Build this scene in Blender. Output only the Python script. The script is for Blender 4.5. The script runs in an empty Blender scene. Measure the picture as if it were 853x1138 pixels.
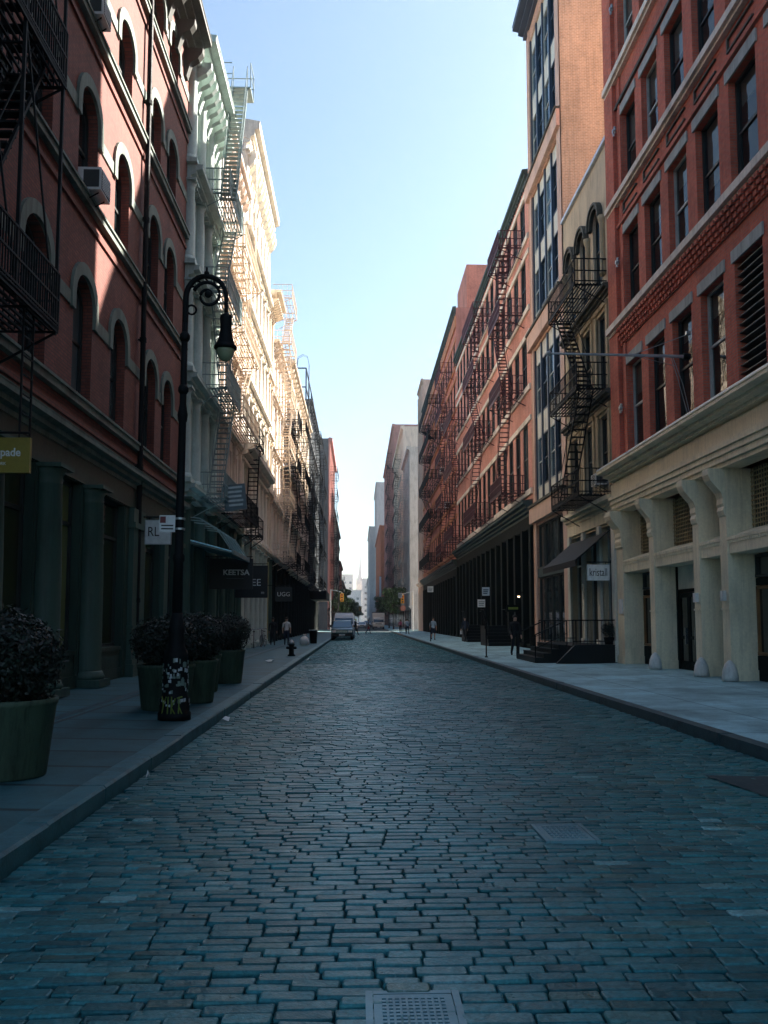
import bpy, bmesh, math, random
import numpy as np
from mathutils import Vector, Matrix
R = random.Random(7)
PI = math.pi
sc = bpy.context.scene
COL = sc.collection

# ------------------------------------------------------------------ helpers
class MB:
    """collects shapes, links them as ONE mesh object"""
    def __init__(s): s.v = []; s.f = []; s.m = []; s.cm = 0; s.sm = []; s.smooth = False
    def add(s, vs, fs):
        o = len(s.v); s.v.extend(vs)
        for f in fs:
            s.f.append([o + i for i in f]); s.m.append(s.cm); s.sm.append(s.smooth)
    def mat(s, i): s.cm = i; return s
    def box(s, x0, x1, y0, y1, z0, z1):
        if x0 > x1: x0, x1 = x1, x0
        if y0 > y1: y0, y1 = y1, y0
        if z0 > z1: z0, z1 = z1, z0
        s.add([(x0,y0,z0),(x1,y0,z0),(x1,y1,z0),(x0,y1,z0),(x0,y0,z1),(x1,y0,z1),(x1,y1,z1),(x0,y1,z1)],
              [(0,3,2,1),(4,5,6,7),(0,1,5,4),(1,2,6,5),(2,3,7,6),(3,0,4,7)])
    def quad(s, a, b, c, d): s.add([a,b,c,d], [(0,1,2,3)])
    def prism_u(s, poly, u0, u1):
        """poly of (d,z) extruded along u (local y)"""
        n = len(poly)
        vs = [(d,u0,z) for d,z in poly] + [(d,u1,z) for d,z in poly]
        s.add(vs, [tuple(range(n-1,-1,-1)), tuple(range(n,2*n))] + [(i,(i+1)%n,n+(i+1)%n,n+i) for i in range(n)])
    def prism_x(s, poly, x0, x1):
        """poly of (y,z) extruded along x"""
        n = len(poly)
        vs = [(x0,y,z) for y,z in poly] + [(x1,y,z) for y,z in poly]
        s.add(vs, [tuple(range(n)), tuple(range(2*n-1,n-1,-1))] + [((i+1)%n,i,n+i,n+(i+1)%n) for i in range(n)])
    def bar(s, p, q, r, n=4, r2=None):
        p = Vector(p); q = Vector(q); d = q - p
        if d.length < 1e-6: return
        d.normalize()
        a = Vector((0,0,1)) if abs(d.z) < .9 else Vector((1,0,0))
        e1 = d.cross(a).normalized(); e2 = d.cross(e1)
        r2 = r if r2 is None else r2
        vs = []
        for c, rr in ((p, r), (q, r2)):
            for k in range(n):
                t = 2*PI*(k+.5)/n
                vs.append(tuple(c + e1*rr*math.cos(t) + e2*rr*math.sin(t)))
        s.add(vs, [tuple(range(n-1,-1,-1)), tuple(range(n,2*n))] + [(i,(i+1)%n,n+(i+1)%n,n+i) for i in range(n)])
    def path(s, pts, r, n=6):
        """tube through points with shared rings"""
        pts = [Vector(p) for p in pts]; vs = []
        rr = r if isinstance(r, (list, tuple)) else [r]*len(pts)
        ref = None
        for i, p in enumerate(pts):
            d = (pts[min(i+1,len(pts)-1)] - pts[max(i-1,0)]).normalized()
            if ref is None: ref = Vector((0,0,1)) if abs(d.z) < .9 else Vector((1,0,0))
            e1 = d.cross(ref)
            if e1.length < 1e-3: e1 = d.cross(Vector((0,1,0)))
            e1.normalize(); e2 = d.cross(e1)
            for k in range(n):
                t = 2*PI*k/n
                vs.append(tuple(p + e1*rr[i]*math.cos(t) + e2*rr[i]*math.sin(t)))
        L = len(pts); fs = [tuple(range(n-1,-1,-1)), tuple(range((L-1)*n, L*n))]
        for i in range(L-1):
            for k in range(n): fs.append((i*n+k, i*n+(k+1)%n, (i+1)*n+(k+1)%n, (i+1)*n+k))
        s.add(vs, fs)
    def lathe(s, prof, c=(0,0,0), n=16, a0=0, a1=2*PI):
        """prof of (r,z); round about the vertical through c"""
        full = abs(a1-a0-2*PI) < 1e-6; m = n if full else n+1
        vs = []
        for r, z in prof:
            for k in range(m):
                t = a0 + (a1-a0)*k/n
                vs.append((c[0]+r*math.cos(t), c[1]+r*math.sin(t), c[2]+z))
        fs = []
        for i in range(len(prof)-1):
            for k in range(n):
                k2 = (k+1) % m
                fs.append((i*m+k, i*m+k2, (i+1)*m+k2, (i+1)*m+k))
        if full:
            fs.append(tuple(range(m-1,-1,-1))); fs.append(tuple(range((len(prof)-1)*m, len(prof)*m)))
        s.add(vs, fs)
    def ball(s, c, r, n=10, sz=1.0):
        s.lathe([(max(1e-4, r*math.sin(PI*i/(n//2+2))), -r*sz*math.cos(PI*i/(n//2+2))) for i in range(n//2+3)], c, n)
    def mesh(s, name, mats, smooth=None):
        me = bpy.data.meshes.new(name)
        me.from_pydata(s.v, [], s.f)
        for m in (mats if isinstance(mats, (list, tuple)) else [mats]): me.materials.append(m)
        me.polygons.foreach_set('material_index', s.m)
        me.polygons.foreach_set('use_smooth', [True]*len(s.f) if smooth else s.sm)
        me.update()
        return me
    def build(s, name, mats, parent=None, smooth=None):
        return link(name, s.mesh(name, mats, smooth), parent)

def link(name, me, parent=None):
    o = bpy.data.objects.new(name, me); COL.objects.link(o)
    if parent is not None: o.parent = parent
    return o
def tag(o, label=None, cat=None, group=None, kind=None):
    if label: o['label'] = label
    if cat: o['category'] = cat
    if group: o['group'] = group
    if kind: o['kind'] = kind
    return o
def empty(name, loc, rz=0, label=None, cat=None, group=None):
    o = bpy.data.objects.new(name, None); COL.objects.link(o)
    o.location = loc; o.rotation_euler = (0,0,rz); o.empty_display_size = .2
    return tag(o, label, cat, group)
def copy_tree(o, parent=None):
    kids = [c for c in COL.objects if c.parent == o]
    c = o.copy(); COL.objects.link(c); c.parent = parent
    for k in kids: copy_tree(k, c)
    return c
def text(txt, size, loc, rot, m, parent=None, align='CENTER', ext=.004, name='lettering', sx=1.0, bold=0.0):
    cu = bpy.data.curves.new('t', 'FONT'); cu.body = txt; cu.size = size; cu.align_x = align; cu.align_y = 'CENTER'
    cu.extrude = ext; cu.resolution_u = 3; cu.offset = bold
    t = bpy.data.objects.new('t', cu); COL.objects.link(t)
    dg = bpy.context.evaluated_depsgraph_get()
    me = bpy.data.meshes.new_from_object(t.evaluated_get(dg)); me.name = name
    bpy.data.objects.remove(t); bpy.data.curves.remove(cu)
    me.materials.clear(); me.materials.append(m)
    if sx != 1.0:
        for v in me.vertices: v.co.x *= sx
    o = link(name, me, parent); o.location = loc; o.rotation_euler = rot
    return o

# ------------------------------------------------------------------ materials
def nt(m):
    m.use_nodes = True; t = m.node_tree; t.nodes.clear()
    out = t.nodes.new('ShaderNodeOutputMaterial'); b = t.nodes.new('ShaderNodeBsdfPrincipled')
    t.links.new(b.outputs[0], out.inputs[0]); return t, b, out
def N(t, typ, **k):
    n = t.nodes.new(typ)
    for a, v in k.items():
        if a in n.inputs.keys() if isinstance(a, str) and not hasattr(n, a) else False: n.inputs[a].default_value = v
        else: setattr(n, a, v)
    return n
def ramp(t, fac, stops):
    n = t.nodes.new('ShaderNodeValToRGB'); e = n.color_ramp.elements
    e[0].position, e[0].color = stops[0][0], (*stops[0][1], 1)
    e[1].position, e[1].color = stops[-1][0], (*stops[-1][1], 1)
    for p, c in stops[1:-1]:
        x = e.new(p); x.color = (*c, 1)
    t.links.new(fac, n.inputs[0]); return n
def noise(t, vec, scale, detail=4, rough=.6):
    n = t.nodes.new('ShaderNodeTexNoise'); n.inputs['Scale'].default_value = scale
    n.inputs['Detail'].default_value = detail; n.inputs['Roughness'].default_value = rough
    if vec is not None: t.links.new(vec, n.inputs['Vector'])
    return n
def mixc(t, a, b, fac, mode='MIX'):
    n = t.nodes.new('ShaderNodeMix'); n.data_type = 'RGBA'; n.blend_type = mode
    for src, i in ((fac, 0), (a, 6), (b, 7)):
        if isinstance(src, (int, float)): n.inputs[i].default_value = src
        elif isinstance(src, tuple): n.inputs[i].default_value = (*src, 1)
        else: t.links.new(src, n.inputs[i])
    return n.outputs[2]
def bump(t, b, h, strength=.3, dist=.02):
    n = t.nodes.new('ShaderNodeBump'); n.inputs['Strength'].default_value = strength; n.inputs['Distance'].default_value = dist
    t.links.new(h, n.inputs['Height']); t.links.new(n.outputs[0], b.inputs['Normal']); return n
def objvec(t): return t.nodes.new('ShaderNodeTexCoord').outputs['Object']
def scaled(t, vec, s):
    n = t.nodes.new('ShaderNodeMapping'); n.inputs['Scale'].default_value = s
    t.links.new(vec, n.inputs['Vector']); return n.outputs[0]
def paint(name, c, rough=.6, var=.25, streak=True, bmp=.15, metal=0.0, scale=1.0):
    """painted or plain surface with blotches, rain streaks and fine grain"""
    m = bpy.data.materials.new(name); t, b, o = nt(m); v = objvec(t)
    n1 = noise(t, scaled(t, v, (1,1,.35 if streak else 1)), 1.3*scale, 6, .65)
    n2 = noise(t, v, 14*scale, 5, .6)
    dk = tuple(x*(1-var*1.5) for x in c); lt = tuple(min(1, x*(1+var*.6)) for x in c)
    r = ramp(t, n1.outputs[0], [(.3, dk), (.5, c), (.72, lt)])
    col = mixc(t, r.outputs[0], (.5,.5,.5), 0.0)
    if streak:
        n3 = noise(t, scaled(t, v, (5,5,.22)), 2.2*scale, 5, .7)
        rr = ramp(t, n3.outputs[0], [(.36, (.62,.62,.6)), (.5, (1,1,1))])
        col = mixc(t, col, rr.outputs[0], min(1, var*2.4), 'MULTIPLY')
    r2 = ramp(t, n2.outputs[0], [(.3, (.86,.86,.86)), (.7, (1.06,1.06,1.06))])
    col = mixc(t, col, r2.outputs[0], .8, 'MULTIPLY')
    t.links.new(col, b.inputs['Base Color'])
    b.inputs['Roughness'].default_value = rough; b.inputs['Metallic'].default_value = metal
    rg = ramp(t, n2.outputs[0], [(.2, (rough*.8,)*3), (.8, (min(1,rough*1.2),)*3)]); t.links.new(rg.outputs[0], b.inputs['Roughness'])
    if bmp: bump(t, b, n2.outputs[0], bmp, .01)
    return m
def wallvec(t):
    """(along, up) coordinates on upright walls of any heading"""
    tc = t.nodes.new('ShaderNodeTexCoord'); s = t.nodes.new('ShaderNodeSeparateXYZ'); t.links.new(tc.outputs['Object'], s.inputs[0])
    ns = t.nodes.new('ShaderNodeSeparateXYZ'); t.links.new(tc.outputs['Normal'], ns.inputs[0])
    ab = t.nodes.new('ShaderNodeMath'); ab.operation = 'ABSOLUTE'; t.links.new(ns.outputs[1], ab.inputs[0])
    gt = t.nodes.new('ShaderNodeMath'); gt.operation = 'GREATER_THAN'; gt.inputs[1].default_value = .6; t.links.new(ab.outputs[0], gt.inputs[0])
    mx = t.nodes.new('ShaderNodeMix'); mx.data_type = 'FLOAT'
    t.links.new(gt.outputs[0], mx.inputs[0]); t.links.new(s.outputs[1], mx.inputs[2]); t.links.new(s.outputs[0], mx.inputs[3])
    c = t.nodes.new('ShaderNodeCombineXYZ'); t.links.new(mx.outputs[0], c.inputs[0]); t.links.new(s.outputs[2], c.inputs[1])
    return c.outputs[0], tc.outputs['Object']
def brick(name, c1, c2, mortar, rough=.85, bw=.215, bh=.075, ms=.011, var=.3):
    m = bpy.data.materials.new(name); t, b, o = nt(m); v, ov = wallvec(t)
    bt = t.nodes.new('ShaderNodeTexBrick'); t.links.new(v, bt.inputs['Vector'])
    bt.inputs['Scale'].default_value = 1.0; bt.inputs['Brick Width'].default_value = bw; bt.inputs['Row Height'].default_value = bh
    bt.inputs['Mortar Size'].default_value = ms; bt.inputs['Mortar Smooth'].default_value = .2; bt.inputs['Bias'].default_value = -.1
    bt.inputs['Color1'].default_value = (*c1,1); bt.inputs['Color2'].default_value = (*c2,1); bt.inputs['Mortar'].default_value = (*mortar,1)
    n1 = noise(t, ov, .55, 7, .65); n2 = noise(t, ov, 9, 5, .6)
    r1 = ramp(t, n1.outputs[0], [(.28, (1-var,)*3), (.52, (1,1,1)), (.75, (1+var*.6,)*3)])
    n3 = noise(t, scaled(t, ov, (3,3,.18)), 2, 5, .7); r3 = ramp(t, n3.outputs[0], [(.35, (.7,.7,.7)), (.52, (1,1,1))])
    col = mixc(t, bt.outputs['Color'], r1.outputs[0], 1.0, 'MULTIPLY')
    col = mixc(t, col, r3.outputs[0], .6, 'MULTIPLY')
    r2 = ramp(t, n2.outputs[0], [(.3, (.82,.82,.82)), (.7, (1.12,1.1,1.08))])
    col = mixc(t, col, r2.outputs[0], .8, 'MULTIPLY')
    t.links.new(col, b.inputs['Base Color']); b.inputs['Roughness'].default_value = rough
    inv = t.nodes.new('ShaderNodeMath'); inv.operation = 'MULTIPLY_ADD'; inv.inputs[1].default_value = -1; inv.inputs[2].default_value = 1
    t.links.new(bt.outputs['Fac'], inv.inputs[0])
    bump(t, b, inv.outputs[0], .5, .008)
    return m
def glass(name, c=(.012,.018,.02), rough=.04, wave=.02):
    """window pane: dark room behind, wavy reflecting face; tone differs a little from pane to pane"""
    m = bpy.data.materials.new(name); t, b, o = nt(m)
    oi = t.nodes.new('ShaderNodeObjectInfo')
    r = ramp(t, oi.outputs['Random'], [(0, c), (.62, tuple(x*1.6 for x in c)), (.8, tuple(x*3+.01 for x in c)), (1, tuple(x*6+.03 for x in c))])
    t.links.new(r.outputs[0], b.inputs['Base Color'])
    b.inputs['Roughness'].default_value = rough; b.inputs['IOR'].default_value = 1.62
    n = noise(t, objvec(t), 1.6, 2, .5); bump(t, b, n.outputs[0], wave, .3)
    return m
def plain(name, c, rough=.5, metal=0, emit=None, es=1.0, var=.12):
    m = bpy.data.materials.new(name); t, b, o = nt(m)
    n = noise(t, objvec(t), 6, 4, .6)
    r = ramp(t, n.outputs[0], [(.3, tuple(x*(1-var) for x in c)), (.7, tuple(min(1,x*(1+var)) for x in c))])
    t.links.new(r.outputs[0], b.inputs['Base Color'])
    b.inputs['Roughness'].default_value = rough; b.inputs['Metallic'].default_value = metal
    if emit: b.inputs['Emission Color'].default_value = (*emit,1); b.inputs['Emission Strength'].default_value = es
    return m
def leafmat(name, c):
    m = bpy.data.materials.new(name); t, b, o = nt(m)
    g = t.nodes.new('ShaderNodeNewGeometry')
    r = ramp(t, g.outputs['Random Per Island'], [(0, tuple(x*.5 for x in c)), (.6, c), (.9, tuple(x*1.9 for x in c)), (1, tuple(x*3.2 for x in c))])
    t.links.new(r.outputs[0], b.inputs['Base Color']); b.inputs['Roughness'].default_value = .55
    return m
def cobblemat():
    m = bpy.data.materials.new('granite_setts'); t, b, o = nt(m)
    g = t.nodes.new('ShaderNodeNewGeometry'); tc = t.nodes.new('ShaderNodeTexCoord'); ov = tc.outputs['Object']
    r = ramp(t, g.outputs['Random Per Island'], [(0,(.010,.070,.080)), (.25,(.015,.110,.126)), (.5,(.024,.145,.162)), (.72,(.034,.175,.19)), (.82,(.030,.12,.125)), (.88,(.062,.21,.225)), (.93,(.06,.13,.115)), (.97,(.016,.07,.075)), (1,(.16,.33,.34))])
    n1 = noise(t, ov, .45, 6, .6); n2 = noise(t, ov, 38, 4, .7); n3 = noise(t, ov, 7, 5, .6)
    r1 = ramp(t, n1.outputs[0], [(.3,(.62,.62,.62)),(.7,(1.3,1.3,1.3))])
    r3 = ramp(t, n3.outputs[0], [(.25,(.68,.66,.62)),(.6,(1.1,1.1,1.1))])
    col = mixc(t, r.outputs[0], r1.outputs[0], 1.0, 'MULTIPLY'); col = mixc(t, col, r3.outputs[0], .8, 'MULTIPLY')
    r2 = ramp(t, n2.outputs[0], [(.3,(.5,.5,.5)),(.7,(1.5,1.5,1.5))]); col = mixc(t, col, r2.outputs[0], .85, 'MULTIPLY')
    t.links.new(col, b.inputs['Base Color'])
    rr = ramp(t, n3.outputs[0], [(.25,(.24,)*3),(.7,(.5,)*3)]); t.links.new(rr.outputs[0], b.inputs['Roughness'])
    n5 = noise(t, scaled(t, ov, (1.2,.5,1)), .7, 5, .7); r5 = ramp(t, n5.outputs[0], [(.56,(0,0,0)),(.66,(1,1,1))])
    n6 = noise(t, ov, 55, 3, .6); r6 = ramp(t, n6.outputs[0], [(.55,(0,0,0)),(.62,(.55,.55,.55))])
    sc_ = t.nodes.new('ShaderNodeMath'); sc_.operation = 'MULTIPLY'; t.links.new(r5.outputs[0], sc_.inputs[0]); t.links.new(r6.outputs[0], sc_.inputs[1])
    col = mixc(t, col, (.22,.34,.35), sc_.outputs[0])
    n7 = noise(t, scaled(t, ov, (.8,.25,1)), .55, 4, .6); r7 = ramp(t, n7.outputs[0], [(.33,(.5,.5,.5)),(.45,(1,1,1))]); col = mixc(t, col, r7.outputs[0], .75, 'MULTIPLY')
    t.links.new(col, b.inputs['Base Color'])
    b.inputs['IOR'].default_value = 1.55; b.inputs['Specular Tint'].default_value = (.5,.95,1,1)
    ad = t.nodes.new('ShaderNodeMath'); ad.operation = 'MULTIPLY_ADD'; ad.inputs[1].default_value = .35
    t.links.new(n2.outputs[0], ad.inputs[0]); t.links.new(n3.outputs[0], ad.inputs[2])
    bump(t, b, ad.outputs[0], .6, .02)
    return m
def slabmat(name, c, bw, bh, joint, rough=.7, rot=0):
    m = bpy.data.materials.new(name); t, b, o = nt(m); ov = objvec(t)
    bt = t.nodes.new('ShaderNodeTexBrick'); mp = t.nodes.new('ShaderNodeMapping'); mp.inputs['Rotation'].default_value = (0,0,rot)
    t.links.new(ov, mp.inputs[0]); t.links.new(mp.outputs[0], bt.inputs['Vector'])
    bt.inputs['Scale'].default_value = 1; bt.inputs['Brick Width'].default_value = bw; bt.inputs['Row Height'].default_value = bh
    bt.inputs['Mortar Size'].default_value = joint; bt.inputs['Mortar Smooth'].default_value = .1; bt.offset = 0
    bt.inputs['Color1'].default_value = (*c,1); bt.inputs['Color2'].default_value = (*[x*.8 for x in c],1); bt.inputs['Mortar'].default_value = (*[x*.22 for x in c],1)
    n1 = noise(t, ov, .8, 7, .65); n2 = noise(t, ov, 30, 4, .7); n3 = noise(t, ov, 3.5, 6, .7)
    r1 = ramp(t, n1.outputs[0], [(.3,(.7,.7,.7)),(.7,(1.25,1.25,1.25))]); r3 = ramp(t, n3.outputs[0], [(.3,(.72,.72,.7)),(.55,(1.05,1.05,1.05))])
    col = mixc(t, bt.outputs['Color'], r1.outputs[0], 1., 'MULTIPLY'); col = mixc(t, col, r3.outputs[0], .7, 'MULTIPLY')
    r2 = ramp(t, n2.outputs[0], [(.3,(.8,.8,.8)),(.7,(1.15,1.15,1.15))]); col = mixc(t, col, r2.outputs[0], .7, 'MULTIPLY')
    vo = t.nodes.new('ShaderNodeTexVoronoi'); vo.inputs['Scale'].default_value = 2.6; t.links.new(ov, vo.inputs['Vector'])
    rs = ramp(t, vo.outputs['Distance'], [(.05,(.45,.45,.45)),(.085,(1,1,1))]); col = mixc(t, col, rs.outputs[0], .8, 'MULTIPLY')
    n4 = noise(t, scaled(t, ov, (1,.35,1)), .9, 3, .5); r4 = ramp(t, n4.outputs[0], [(.36,(.6,.6,.6)),(.46,(1,1,1))]); col = mixc(t, col, r4.outputs[0], .7, 'MULTIPLY')
    t.links.new(col, b.inputs['Base Color']); b.inputs['Roughness'].default_value = rough
    iv = t.nodes.new('ShaderNodeMath'); iv.operation = 'MULTIPLY_ADD'; iv.inputs[1].default_value = -1.5; t.links.new(bt.outputs['Fac'], iv.inputs[0]); t.links.new(n2.outputs[0], iv.inputs[2])
    bump(t, b, iv.outputs[0], .35, .012)
    return m

def clearglass(name):
    m = bpy.data.materials.new(name); t, b, o = nt(m)
    b.inputs['Base Color'].default_value = (.012,.02,.022,1); b.inputs['Roughness'].default_value = .03; b.inputs['IOR'].default_value = 1.6
    n = noise(t, objvec(t), 1.4, 2, .5); bump(t, b, n.outputs[0], .03, .3)
    tr = t.nodes.new('ShaderNodeBsdfTransparent'); tr.inputs[0].default_value = (.75,.85,.83,1)
    lw = t.nodes.new('ShaderNodeLayerWeight'); lw.inputs[0].default_value = .35
    mx = t.nodes.new('ShaderNodeMixShader'); mp = t.nodes.new('ShaderNodeMapRange'); mp.inputs['To Min'].default_value = .3; mp.inputs['To Max'].default_value = 1.0
    t.links.new(lw.outputs['Facing'], mp.inputs['Value']); t.links.new(mp.outputs[0], mx.inputs[0]); t.links.new(tr.outputs[0], mx.inputs[1]); t.links.new(b.outputs[0], mx.inputs[2]); t.links.new(mx.outputs[0], o.inputs[0]); return m
M = {}
M['clear'] = clearglass('clear_pane_glass')
M['blind'] = plain('pale_window_blind', (.62,.64,.58), .8)
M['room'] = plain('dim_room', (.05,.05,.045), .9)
M['cobble'] = cobblemat()
M['joint'] = paint('sett_joint_grit', (.018,.062,.066), .95, .35, False, .6)
M['asphalt'] = paint('asphalt', (.028,.052,.058), .85, .25, False, .5)
M['ground'] = paint('bare_ground', (.08,.08,.075), .95, .3, False, .3)
M['walk_l'] = slabmat('bluestone_flags', (.028,.12,.14), 4.5, 1.05, .045, .6)
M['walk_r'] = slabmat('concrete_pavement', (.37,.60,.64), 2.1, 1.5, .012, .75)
M['kerb'] = paint('granite_kerb', (.045,.16,.185), .5, .35, False, .5, scale=3)
M['kerb_d'] = paint('dark_steel_kerb', (.035,.075,.09), .5, .35, False, .5, scale=3)
M['iron_cover'] = paint('cast_iron_cover', (.13,.27,.31), .42, .3, False, .3, .3)
M['brick_l'] = brick('dark_plum_brick', (.28,.082,.056), (.21,.058,.042), (.13,.062,.05))
M['stone_l'] = paint('weathered_grey_stone', (.19,.23,.195), .8, .3)
M['green_l'] = paint('drab_green_paint', (.026,.06,.045), .6, .22)
M['green_l2'] = paint('drab_green_paint_pale', (.052,.105,.083), .6, .22)
M['black'] = paint('black_iron_paint', (.007,.009,.010), .65, .3, False, .1)
M['blackstair'] = paint('black_stair_paint', (.014,.017,.018), .5, .3, False, .1)
M['fe_green'] = paint('grey_green_iron', (.26,.34,.33), .5, .2, False, .1)
M['fe_red'] = paint('dull_red_iron', (.085,.022,.03), .5, .25, False, .1)
M['fe_cream'] = paint('cream_iron', (.66,.53,.40), .55, .2, False, .1)
M['fe_tan'] = paint('tan_iron', (.66,.54,.42), .55, .2, False, .1)
M['glass'] = glass('window_pane_glass')
M['glass_b'] = glass('blue_tinted_glass', (.012,.03,.05))
M['glass_ol'] = glass('dim_lit_shop_glass', (.026,.034,.010), .06)  # olive tint stands in for dim light inside the shop
M['glass_dk'] = glass('shop_window_glass', (.006,.008,.008), .05)
M['frame_dk'] = paint('dark_window_frame', (.02,.028,.028), .5, .2, False, .1)
M['frame_wh'] = paint('pale_window_frame', (.45,.48,.46), .5, .2, False, .1)
M['frame_blue'] = paint('navy_steel_frame', (.035,.06,.10), .4, .2, False, .1)
M['frame_wood'] = paint('varnished_wood_frame', (.24,.12,.045), .5, .3, False, .2)
M['brick_r'] = brick('bright_red_brick', (.68,.155,.085), (.56,.105,.06), (.44,.20,.15), var=.42)
M['stone_r'] = paint('grey_lintel_stone', (.42,.45,.43), .8, .28)
M['cream'] = paint('cream_cast_iron_paint', (.90,.79,.58), .55, .17)
M['cream_lt'] = paint('white_corner_guard_paint', (.72,.72,.70), .5, .15)
M['lattice'] = paint('tan_lattice', (.50,.40,.22), .6, .25)
M['beige'] = paint('beige_stucco', (.66,.54,.38), .85, .22)
M['ochre_stone'] = paint('ochre_stone', (.48,.38,.24), .8, .25)
M['mold_dk'] = paint('dark_moulding', (.07,.07,.055), .7, .3)
M['brick_t'] = brick('tan_brick', (.70,.50,.33), (.60,.41,.26), (.80,.68,.54), ms=.013)
M['brick_t2'] = brick('tan_pier_brick', (.66,.37,.26), (.6,.32,.22), (.66,.46,.36))
M['panel_t'] = paint('pink_precast_band', (.72,.49,.39), .75, .2)
M['panel_pale'] = paint('pale_spandrel_panel', (.72,.72,.64), .6, .15)
M['brick_4'] = brick('rose_brick', (.80,.33,.25), (.71,.265,.20), (.62,.40,.34))
M['band_4'] = paint('cream_stone_band', (.86,.77,.66), .8, .2)
M['cornice_4'] = paint('verdigris_cornice', (.045,.075,.075), .6, .3)
M['dkgreen'] = paint('blackish_green_shopfront', (.006,.011,.010), .75, .25)
M['brick_5'] = brick('coral_brick', (.72,.25,.18), (.63,.20,.14), (.5,.27,.22))
M['orange_5'] = paint('terracotta_frieze', (.56,.23,.11), .8, .25)
M['cream_6'] = paint('ivory_limestone', (.74,.55,.44), .8, .2)
M['grey_7'] = paint('ash_grey_paint', (.42,.45,.44), .7, .25)
M['pink_8'] = paint('dusty_red_masonry', (.46,.20,.17), .85, .25)
M['orange_8'] = paint('orange_brick_far', (.55,.20,.10), .85, .2)
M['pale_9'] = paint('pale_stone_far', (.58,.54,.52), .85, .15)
M['green_b'] = paint('pale_sage_iron', (.52,.62,.57), .55, .2)
M['pink_c'] = paint('pale_rose_facade', (.74,.63,.54), .7, .2)
M['cream_d'] = paint('buttermilk_iron', (.82,.76,.65), .6, .18)
M['tan_e'] = paint('golden_tan_masonry', (.80,.69,.55), .7, .2)
M['tan_f'] = paint('peach_masonry', (.82,.72,.62), .75, .2)
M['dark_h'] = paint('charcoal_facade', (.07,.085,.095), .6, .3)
M['dark_b'] = paint('dark_storefront_iron', (.05,.07,.065), .5, .25)
M['side_pinkgrey'] = paint('mauve_side_wall', (.52,.46,.46), .85, .15)
M['roof'] = paint('tar_roof', (.06,.06,.06), .9, .3, False)
M['coping'] = plain('pale_blue_coping', (.55,.62,.72), .4, .3)
M['grille'] = paint('louvre_metal', (.05,.055,.055), .5, .2, False)
M['white'] = plain('white_enamel', (.78,.79,.78), .45)
M['ink'] = plain('black_ink', (.012,.012,.014), .5)
M['gold'] = paint('mustard_gold_board', (.30,.23,.035), .45, .15, False)
M['letter'] = plain('pale_lettering', (.75,.76,.74), .5)
M['greysign'] = plain('slate_board', (.13,.17,.19), .5)
M['galv'] = plain('galvanised_steel', (.42,.46,.48), .4, .7)
M['pot'] = paint('moss_green_pot', (.05,.085,.052), .7, .45, True, .4, scale=2)
M['soil'] = paint('dark_soil', (.02,.016,.012), .95, .3, False, .5)
M['leaf_box'] = leafmat('boxwood_leaf', (.006,.013,.008))
M['leaf_tree'] = leafmat('street_tree_leaf', (.05,.105,.03))
M['bark'] = paint('bark', (.05,.042,.034), .9, .3)
M['rubber'] = plain('tyre_rubber', (.012,.012,.013), .8)
M['chrome'] = plain('bright_metal', (.6,.62,.64), .25, .9)
M['lamp_glass'] = plain('lamp_bowl_glass', (.32,.36,.22), .25)
M['sunlit_glow'] = plain('sunlit_wall_glow', (.8,.6,.5), .6, 0, (1,.68,.52), 1.6)  # emission stands in for sunlight on a distant wall
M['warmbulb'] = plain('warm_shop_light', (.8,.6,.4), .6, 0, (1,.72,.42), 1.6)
M['headlamp'] = plain('headlamp_glass', (.8,.82,.84), .15)
M['skin_a'] = plain('skin_light', (.50,.30,.22), .6)
M['skin_b'] = plain('skin_brown', (.24,.13,.085), .6)
M['hair'] = plain('dark_hair', (.018,.014,.012), .6)
for k, c in dict(cloth_black=(.012,.013,.016), cloth_blue=(.38,.50,.62), cloth_white=(.72,.72,.74), cloth_pink=(.62,.12,.22), cloth_navy=(.02,.03,.06), cloth_grey=(.16,.17,.19), cloth_red=(.30,.03,.035), cloth_lime=(.42,.55,.06), cloth_khaki=(.28,.22,.14)).items():
    M[k] = plain(k, c, .85)
for k, c in dict(car_white=(.70,.72,.74), car_dark=(.03,.085,.11), car_blue=(.16,.28,.36), car_cream=(.85,.80,.72), car_grey=(.25,.27,.29)).items():
    M[k] = plain(k, c, .25, .0, var=.04)
M['yellow'] = plain('signal_yellow', (.72,.33,.02), .45)
M['redlamp'] = plain('red_signal_lens', (.6,.05,.03), .3, 0, (1,.15,.08), 2.0)
M['sticker_w'] = plain('torn_white_sticker', (.5,.54,.56), .6)
M['sticker_g'] = plain('grey_green_sticker', (.16,.22,.19), .6)
M['graffiti'] = plain('lime_graffiti_paint', (.15,.20,.025), .5)
M['pinksign'] = plain('faded_coral_sign', (.70,.30,.22), .5)
M['awning'] = plain('black_canvas', (.012,.013,.014), .8)
M['frost'] = glass('frosted_canopy_glass', (.16,.27,.30), .18)
M['mustard'] = paint('olive_yellow_paint', (.24,.23,.045), .5, .2)
M['litred'] = plain('crimson_board', (.16,.02,.025), .5)

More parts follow.
